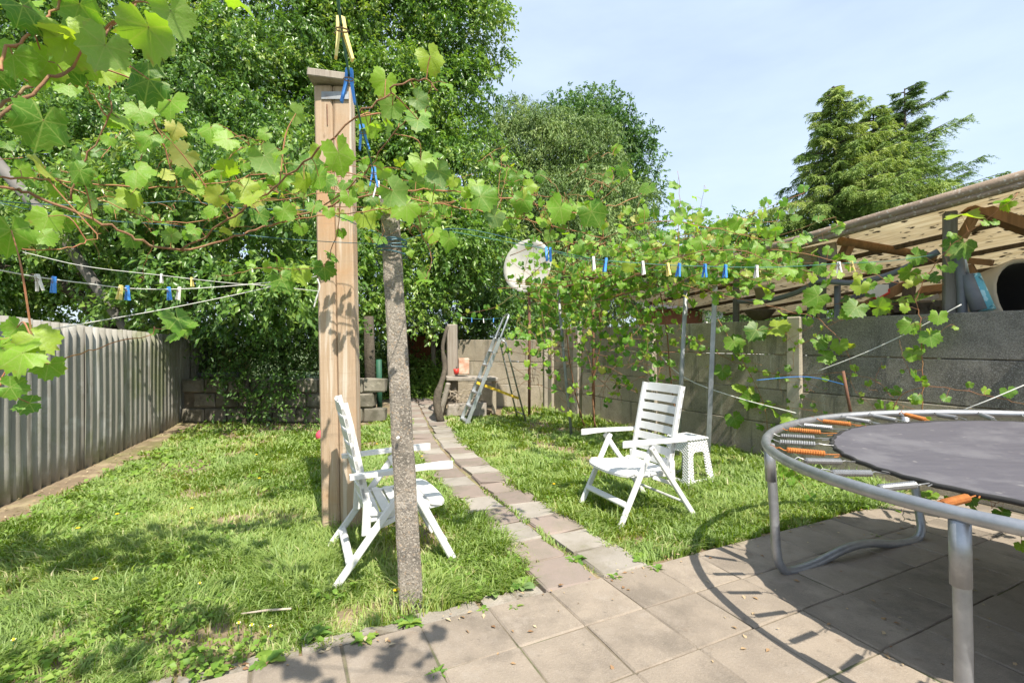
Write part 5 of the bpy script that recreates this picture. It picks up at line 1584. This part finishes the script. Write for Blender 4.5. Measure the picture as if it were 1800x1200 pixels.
for v in range(12):
    vs, fs = grape_leaf(v)
    me = bpy.data.meshes.new('leaf')
    me.from_pydata(vs, [], fs)
    me.materials.append(M['vine'])
    me.polygons.foreach_set('use_smooth', [True] * len(me.polygons))
    me.update()
    GL.append(me)
    GLraw.append((np.array(vs), np.array(fs)))
CAM = Vector((0, 0, CAM_H))
class Vine:
    def __init__(self, name, label, base, seed):
        self.t = tag(empty(name, base), label, 'grapevine', 'grapevines')
        self.leaves = []
        self.r = random.Random(seed)
        self.pet = MB()
        self.pts = []
    def cane(self, pts, r0, r1, mat='cane', leaf=None, skip=0.0, size=(.06, .11), world=False, k=6, face=.55):
        P_ = spline([Vector(p) if world else at(*p) for p in pts], k)
        m = len(P_)
        rr = self.r
        P_ = [q + Vector((rr.gauss(0, 1), rr.gauss(0, 1), rr.gauss(0, 1))) * .004 for q in P_]
        rad = [.72 * (r0 + (r1 - r0) * i / (m - 1)) * (1.2 if i % k == 0 else 1) for i in range(m)]
        part(self.t, 'cane', MB().tube(P_, rad, 6), M[mat], True)
        self.pts += P_
        if leaf:
            acc = leaf * rr.random()
            sgn = 1
            for a, b in zip(P_[:-1], P_[1:]):
                acc += (b - a).length
                while acc > leaf:
                    acc -= leaf * rr.uniform(.7, 1.3)
                    if rr.random() < skip: continue
                    sgn = -sgn
                    d = (b - a).normalized()
                    out = Vector((rr.gauss(0, .5), rr.gauss(0, .5), rr.gauss(.25, .5)))
                    out = (out - d * out.dot(d) + Vector((0, 0, .25 * sgn))).normalized()
                    s_ = rr.uniform(*size)
                    self.leaf(b + out * s_ * rr.uniform(.5, .95), s_, root=b, face=face)
        return P_
    def leaf(self, pos, size, root=None, face=.55, tip=None, nrm=None):
        rr = self.r
        pos = Vector(pos)
        tc = (CAM - pos).normalized()
        n_ = nrm or (tc * face + SUNDIR * .55 + Vector((rr.gauss(0, .5), rr.gauss(0, .5), rr.gauss(0, .45))))
        n_ = Vector(n_).normalized()
        if nrm is None and n_.z < -.2 and rr.random() < .7: n_ = -n_
        tp_ = tip or Vector((rr.gauss(0, .6), rr.gauss(0, .5), -.75 + rr.gauss(0, .35)))
        tp_ = (Vector(tp_) - n_ * Vector(tp_).dot(n_))
        if tp_.length < .05: tp_ = n_.orthogonal()
        tp_.normalize()
        x = tp_.cross(n_).normalized()
        R = Matrix((x, tp_, n_)).transposed()
        self.leaves.append((pos, R, size * rr.uniform(.80, 1.05), rr.randrange(12)))
        if root is not None:
            q = root * .5 + pos * .5 + Vector((0, 0, .01))
            self.pet.tube([root, q, pos], [.0016, .0013, .0012], 4, cap=False)
    def hero(self, px_, py, size_px, Y, **kw):
        s_ = .86 * size_px * Y / FPX
        p_ = at(px_, py, Y)
        rt = min(self.pts, key=lambda q: (q - p_).length)
        if (rt - p_).length > s_:                       # short side twig out to the leaf
            mid = rt * .45 + p_ * .55 + Vector((self.r.gauss(0, .02), self.r.gauss(0, .02), .03))
            self.pet.tube(spline([rt, mid, p_], 4), [.0024] * 5 + [.0016] * 4, 5, cap=False)
        self.leaf(p_, s_, root=rt if (rt - p_).length <= s_ else None, face=kw.pop('face', .9), **kw)
    def finish(self, most=292):
        L = sorted(self.leaves, key=lambda e: -e[2] / max(.3, (e[0] - CAM).length) * (1 if e[0].y > .2 and abs(e[0].x) < e[0].y * 1.12 and abs(e[0].z - CAM_H) < e[0].y * .76 else .01))
        loc = self.t.location
        for (p_, R, s_, v) in L[:most]:
            o = link('leaf', GL[v], self.t)
            o.location = p_ - loc
            o.rotation_euler = R.to_euler()
            o.scale = (s_, s_, s_)
        if len(L) > most:
            VV, TT, TI, nb = [], [], [], 0
            for (p_, R, s_, v) in L[most:]:
                vs, fs = GLraw[v]
                q = (vs * s_) @ np.array(R).T + np.array(p_ - loc)
                VV.append(q)
                TT.append(fs + nb)
                TI.append(np.full(len(vs), self.r.random()))
                nb += len(vs)
            o = link('leaf_mass', np_mesh('leaf_mass', np.concatenate(VV), np.concatenate(TT), M['vine_far'], np.concatenate(TI)), self.t)
            o['kind'] = 'stuff'
        if self.pet.v: part(self.t, 'leaf_stalks', self.pet, M['cane_red'])['kind'] = 'stuff'

# --- vine on the wires, from the left edge past the two posts
va = Vine('grapevine', 'grapevine trained on wires across the top left, past both posts', Vector((-2.6, 1.6, 0)), 51)
va.cane([Vector((-2.6, 1.6, 0)), Vector((-2.55, 1.62, .8)), Vector((-2.45, 1.7, 1.6)), at(-40, 300, 1.85)], .02, .012, world=True)
va.cane([(-60, 315, 1.75), (20, 312, 1.9), (100, 318, 2.0), (215, 326, 2.1), (310, 330, 2.2), (400, 318, 2.3), (480, 300, 2.4)], .0055, .0035, 'cane_red', .13, .1)
va.cane([(-60, 318, 1.75), (20, 330, 1.85), (60, 345, 1.9), (180, 390, 2.0), (250, 425, 2.1), (322, 440, 2.2), (400, 420, 2.3), (480, 395, 2.4), (600, 356, 2.45), (680, 340, 2.45)], .008, .006, 'cane', .20, .35)
va.cane([(680, 340, 2.45), (780, 334, 2.45), (900, 350, 2.45), (1010, 373, 2.5), (1080, 362, 2.5), (1135, 338, 2.6)], .006, .003, 'cane_red', .085, .1)
va.cane([(322, 440, 2.2), (400, 385, 1.95), (480, 330, 1.7), (560, 262, 1.42), (630, 203, 1.36), (690, 157, 1.34), (745, 140, 1.34), (770, 155, 1.34)], .0055, .0024, 'cane', .10, .25)
va.cane([(120, 350, 2.0), (150, 280, 2.0), (190, 205, 2.0), (197, 155, 2.0), (232, 108, 2.0)], .0055, .0025, 'cane', .10, .15)
va.cane([(190, 205, 2.0), (160, 160, 1.95), (150, 130, 1.9)], .004, .002, 'cane_red', .08)
va.cane([(312, 330, 2.2), (285, 250, 2.15), (262, 190, 2.1), (240, 140, 2.0)], .0048, .0022, 'cane_red', .11, .1)
va.cane([(560, 370, 2.45), (640, 305, 2.3), (690, 235, 2.15), (742, 185, 2.05), (760, 150, 2.0)], .005, .0022, 'cane', .10, .1)
va.cane([(700, 345, 2.45), (820, 368, 2.5), (950, 392, 2.55), (1060, 420, 2.7)], .005, .0028, 'cane_red', .09, .1)
va.cane([(690, 345, 2.42), (735, 402, 2.38), (757, 450, 2.36), (750, 492, 2.36)], .005, .002, 'cane', .10, .15)
va.cane([(480, 395, 2.4), (560, 380, 2.35), (640, 372, 2.33), (720, 362, 2.35), (800, 352, 2.4)], .004, .0025, 'cane_red', .10, .2)
va.cane([(100, 318, 2.0), (230, 372, 2.1), (330, 392, 2.2), (470, 352, 2.4), (540, 335, 2.45)], .0038, .002, 'cane_red', .14, .2)
va.cane([(-30, 130, .95), (30, 82, 1.0), (70, 42, 1.05), (115, 0, 1.1), (160, -50, 1.12)], .005, .003, 'cane_red', .12, .2, size=(.08, .11))
va.cane([(-40, 230, .95), (45, 174, 1.0), (110, 130, 1.05), (155, 88, 1.1), (205, 40, 1.15), (255, -12, 1.2)], .0055, .0035, 'cane', .12, .2, size=(.08, .11))
va.cane([(-30, 200, 1.1), (50, 150, 1.15), (100, 100, 1.2)], .006, .004, 'cane', .16, .3)
va.cane([(-30, 648, 1.3), (60, 645, 1.35), (140, 622, 1.4), (220, 598, 1.45), (300, 572, 1.5)], .0034, .0018, 'cane_red', .30, .5, size=(.03, .05))
va.cane([(-30, 720, 1.2), (20, 645, 1.25), (52, 600, 1.3)], .0032, .0018, 'cane_red', .10)
va.cane([(-20, 418, 1.5), (60, 440, 1.6), (140, 430, 1.7), (180, 410, 1.8)], .004, .002, 'cane_red', .2, .2)
va.cane([(600, 356, 2.45), (590, 420, 2.5), (560, 470, 2.6), (470, 470, 2.7)], .004, .002, 'cane', .14, .2)
va.cane([(520, 480, 3.3), (460, 470, 3.1), (420, 480, 3.0), (380, 488, 2.95)], .003, .0016, 'cane_red', .10, .2)
for q_, (y0_, dy_) in enumerate(((345, 3.0), (318, 3.1), (300, 2.95), (372, 3.05))):
    va.cane([(400 + 20 * q_, y0_ + 20, dy_ - .1), (500, y0_ + 5, dy_), (600, y0_ - 8, dy_), (690, y0_ - 4, dy_ - .05), (790, y0_ + 10, dy_ - .2)], .004, .0022, 'cane_red', leaf=.095, skip=.15, size=(.06, .115))
# thin tendrils and twigs along the wires
for k in range(95):
    px_ = va.r.uniform(0, 1080)
    c = at(px_, 330 + va.r.gauss(0, 36) + (14 if px_ < 600 else 25), 2.1 + .4 * min(1, px_ / 600))
    d = Vector((va.r.uniform(-1, 1), va.r.uniform(-.5, .5), va.r.uniform(-.8, .8))).normalized() * va.r.uniform(.1, .28)
    va.cane([c, c + d * .5 + Vector((0, 0, .015)), c + d], .0022, .0012, 'cane_red', world=True, k=4, leaf=.11, skip=.25, size=(.035, .085))
for (px_, py, sz, Y) in ((262, 48, 125, 1.05), (300, 20, 95, 1.1), (185, 80, 110, 1.0), (125, 62, 110, 1.05), (80, 130, 100, 1.1), (22, 96, 100, 1.0), (262, 140, 100, 1.15), (140, 8, 90, 1.1), (40, 10, 100, 1.0), (110, 110, 90, 1.15),
                         (300, 178, 75, 1.4), (245, 192, 62, 1.7), (262, 240, 62, 1.9), (240, 300, 66, 2.0), (310, 222, 52, 2.1), (325, 270, 55, 2.1), (400, 245, 60, 2.1), (465, 275, 66, 2.2), (370, 225, 55, 2.1), (395, 300, 60, 2.2),
                         (20, 405, 85, 1.3), (85, 380, 60, 1.7), (70, 290, 70, 1.7), (140, 300, 60, 1.8), (345, 330, 55, 2.2), (430, 330, 62, 2.3), (520, 200, 56, 1.7), (595, 268, 100, 1.35), (560, 310, 85, 1.5), (540, 290, 70, 1.6),
                         (690, 335, 72, 1.9), (715, 360, 66, 2.0), (735, 210, 66, 1.5), (690, 185, 55, 1.5), (680, 215, 60, 1.6), (650, 220, 60, 1.5), (770, 300, 64, 2.2), (740, 282, 58, 2.2), (845, 345, 66, 2.3), (985, 365, 62, 2.35), (1040, 372, 60, 2.4), (920, 352, 56, 2.4), (870, 380, 56, 2.4), (790, 420, 50, 2.4),
                         (312, 560, 78, 1.45), (318, 578, 70, 1.45), (60, 590, 85, 1.25), (40, 620, 95, 1.2), (85, 640, 70, 1.3), (18, 680, 60, 1.2), (30, 575, 55, 1.35), (530, 480, 52, 2.7), (495, 490, 56, 2.7), (570, 470, 48, 2.6), (640, 380, 56, 2.4), (500, 370, 52, 2.3)):
    va.hero(px_, py, sz, Y)
# part of the vine that runs on over the patio, above the picture
shade_leaves = []
for q in range(330):
    ang_ = va.r.uniform(0, 1)
    c = Vector((va.r.uniform(-3.0, .40), va.r.uniform(.25, .95), va.r.uniform(2.3, 2.55)))
    if q % 3: c = Vector((va.r.gauss(-2.35, .5), va.r.gauss(1.42, .16), va.r.uniform(2.55, 2.75)))
    shade_leaves.append(c)
for k in range(4):
    va.cane([Vector((-3.4, .3 + .28 * k, 2.45)), Vector((-2.0, .4 + .26 * k, 2.5)), Vector((-.9, .35 + .2 * k, 2.47)), Vector((.3, .3 + .15 * k, 2.45))], .008, .004, world=True)
for k in range(3):
    va.cane([Vector((-3.5, 1.3 + .14 * k, 2.6)), Vector((-2.4, 1.35 + .1 * k, 2.66)), Vector((-1.4, 1.4 + .1 * k, 2.62))], .007, .004, world=True)
for c in shade_leaves:
    rt = min(va.pts, key=lambda q: (q - c).length)
    va.leaf(c, va.r.uniform(.08, .13), root=rt, nrm=Vector((va.r.gauss(.1, .4), va.r.gauss(-.2, .4), 1)))
va.finish()

# --- vine on the pole trellis
vb = Vine('grapevine', 'bushy grapevine spilling over the pole trellis behind the right chair', Vector((1.35, 7.7, 0)), 52)
vb.cane([Vector((1.35, 7.75, 0)), Vector((1.3, 7.7, .7)), Vector((1.4, 7.5, 1.5)), Vector((1.25, 7.2, 2.1))], .022, .014, world=True)
vb.cane([Vector((1.2, 7.9, 0)), Vector((1.05, 7.8, .5)), Vector((.9, 7.6, 1.2)), Vector((.8, 7.3, 1.9))], .015, .01, world=True)
vb.cane([Vector((2.25, 6.3, 0)), Vector((2.1, 6.3, .8)), Vector((2.0, 6.2, 1.6)), Vector((1.8, 6.0, 2.3))], .016, .009, world=True)
T0, T1 = Vector((.35, 7.3, 2.0)), Vector((2.75, 4.9, 2.05))
for k in range(26):
    o_ = Vector((vb.r.gauss(0, .28), vb.r.gauss(0, .35), vb.r.uniform(-.1, .55)))
    pts = [T0 + (T1 - T0) * f + o_ + Vector((0, 0, vb.r.gauss(0, .12))) for f in (0, .25, .5, .75, 1.0)]
    vb.cane(pts, .007, .003, 'cane' if k % 2 else 'cane_red', leaf=.125, skip=.1, size=(.085, .145), world=True, face=.4)
for k in range(48):
    f = vb.r.random()
    c = T0 + (T1 - T0) * f + Vector((vb.r.gauss(0, .3), vb.r.gauss(0, .35), .25))
    d = Vector((vb.r.gauss(0, .35), vb.r.gauss(0, .3), vb.r.uniform(.3, .8)))
    vb.cane([c, c + d * .5, c + d], .0045, .002, 'cane_red', leaf=.10, size=(.06, .12), world=True, face=.4)
vb.cane([(1195, 480, 4.6), (1193, 420, 4.6), (1195, 360, 4.6), (1192, 302, 4.6)], .005, .002, 'cane_red', leaf=.13, size=(.09, .14))
vb.cane([(1000, 470, 5.0), (1060, 420, 4.6), (1150, 390, 4.2), (1250, 400, 4.0), (1330, 420, 4.0), (1420, 430, 4.2)], .006, .003, 'cane_red', leaf=.10, size=(.09, .15), face=.5)
vb.cane([(1080, 500, 4.6), (1200, 450, 4.1), (1300, 440, 3.9), (1380, 470, 3.9), (1470, 480, 4.0), (1540, 480, 4.1)], .006, .003, 'cane', leaf=.12, size=(.09, .15), face=.6)
vb.cane([(1250, 470, 4.4), (1340, 440, 4.1), (1430, 450, 4.0), (1500, 470, 4.0), (1580, 500, 4.1)], .005, .003, 'cane_red', leaf=.11, size=(.08, .14), face=.6)
vb.cane([(1200, 500, 5.0), (1280, 520, 4.9), (1360, 540, 4.7), (1440, 560, 4.6)], .005, .003, 'cane_red', leaf=.11, size=(.07, .12), face=.6)
vb.cane([(1150, 520, 5.2), (1230, 480, 4.9), (1320, 470, 4.6), (1400, 500, 4.6)], .006, .003, 'cane', leaf=.12, size=(.09, .14), face=.5)
# hanging tangle below
for k in range(66):
    px_ = vb.r.uniform(900, 1190)
    Y = vb.r.uniform(6.0, 8.0) if px_ < 1080 else vb.r.uniform(5.8, 6.9)
    c = at(px_, vb.r.uniform(470, 590), Y)
    d = Vector((vb.r.gauss(0, .25), vb.r.gauss(0, .2), -vb.r.uniform(.4, 1.15)))
    vb.cane([c, c + d * .35 + Vector((vb.r.gauss(0, .12), 0, 0)), c + d * .7 + Vector((vb.r.gauss(0, .15), 0, 0)), c + d + Vector((vb.r.gauss(0, .2), 0, .1))], .004, .0018, 'cane', leaf=.10 if k % 3 else .07, skip=.1, size=(.06, .115), world=True, face=.4)
for k in range(70):
    px_ = vb.r.uniform(920, 1180)
    Y = vb.r.uniform(6.8, 8.0)
    c = at(px_, vb.r.uniform(600, 700), Y)
    d = Vector((vb.r.gauss(0, .4), vb.r.gauss(0, .15), vb.r.uniform(-.4, .5)))
    vb.cane([c, c + d * .5 + Vector((0, 0, .06)), c + d], .006, .003, 'cane', world=True, k=4)
vb.finish()

# --- vine creeping over the right wall
vc = Vine('grapevine', 'thin grapevine creeping along the right wall below the lean-to', Vector((3.35, 5.1, 0)), 53)
def yw(px_, off=.14): return (6.286 - off * 1.1455) / (.56 + (px_ - 900) / FPX)
def W(pts, off=.14): return [(a, b, yw(a, off)) for a, b in pts]
vc.cane(W([(1262, 560), (1290, 610), (1320, 660), (1345, 720), (1350, 775)]), .007, .004, 'cane_red', leaf=.085, size=(.07, .12), face=.8)
vc.cane(W([(1205, 590), (1260, 620), (1320, 648), (1390, 660), (1480, 655), (1540, 670), (1570, 700)]), .007, .004, 'cane', leaf=.16, size=(.06, .11), face=.8)
vc.cane(W([(1440, 560), (1470, 590), (1490, 620), (1500, 680), (1540, 720)]), .004, .0025, 'cane_red', leaf=.14, size=(.06, .10), face=.8)
vc.cane(W([(1618, 735), (1622, 680), (1620, 620), (1617, 560), (1612, 520), (1640, 470), (1680, 425), (1730, 390), (1790, 340)], .2), .006, .003, 'cane_red', leaf=.105, size=(.07, .13), face=.8)
vc.cane(W([(1570, 720), (1590, 690), (1640, 680), (1700, 688), (1760, 700), (1830, 720)], .2), .005, .003, 'cane_red', leaf=.13, size=(.07, .12), face=.8)
vc.cane(W([(1300, 700), (1360, 712), (1430, 722), (1500, 735)], .2), .004, .002, 'cane_red', leaf=.14, size=(.05, .09), face=.8)
vc.cane(W([(1440, 540), (1500, 530), (1560, 535), (1610, 525), (1660, 500)], .0), .004, .002, 'cane_red', leaf=.15, size=(.07, .12), face=.8)
vc.cane(W([(1380, 620), (1420, 600), (1460, 570), (1500, 555)]), .003, .002, 'cane_red', leaf=.12, size=(.05, .08), face=.8)
for k in range(26):
    px_ = vc.r.uniform(1270, 1640)
    c = at(px_, vc.r.uniform(600, 740), yw(px_, .1))
    d = WD * vc.r.uniform(-.35, .35) + Vector((0, 0, vc.r.uniform(-.3, .35)))
    vc.cane([c, c + d * .5 + WN * .03, c + d], .0024, .0014, 'cane_red', leaf=.16, skip=.2, size=(.035, .075), world=True, k=4, face=.8)
for (px_, py, sz) in ((1395, 462, 52), (1430, 535, 50), (1438, 520, 52), (1495, 545, 44), (1690, 378, 62), (1695, 428, 70), (1770, 356, 44), (1610, 450, 46), (1600, 478, 40), (1635, 590, 42), (1600, 570, 40), (1605, 620, 34), (1650, 555, 44), (1505, 540, 48), (1475, 605, 40), (1330, 580, 50), (1365, 575, 48), (1450, 625, 46), (1440, 600, 36), (1290, 600, 44), (1270, 650, 44), (1300, 680, 42), (1320, 700, 44), (1290, 735, 46), (1360, 720, 40), (1390, 735, 44), (1405, 480, 46), (1545, 540, 42)):
    vc.hero(px_, py, sz, yw(px_, .22 if py > 500 else .1))
# shoots on the ground under and behind the trampoline
vc.cane([Vector((3.2, 3.9, .05)), Vector((3.1, 3.6, .2)), Vector((2.9, 3.3, .25)), Vector((3.3, 2.8, .2)), Vector((3.5, 2.5, .2))], .004, .002, 'cane_red', leaf=.10, size=(.07, .12), world=True)
vc.cane([Vector((2.6, 4.6, .05)), Vector((2.55, 4.3, .25)), Vector((2.3, 3.9, .35)), Vector((2.2, 3.6, .3))], .004, .002, 'cane_red', leaf=.09, size=(.06, .10), world=True)
vc.cane([Vector((3.9, 3.4, .1)), Vector((3.5, 3.2, .35)), Vector((3.0, 2.9, .45)), Vector((2.6, 2.6, .5))], .004, .002, 'cane_red', leaf=.12, size=(.07, .12), world=True)
vc.finish()
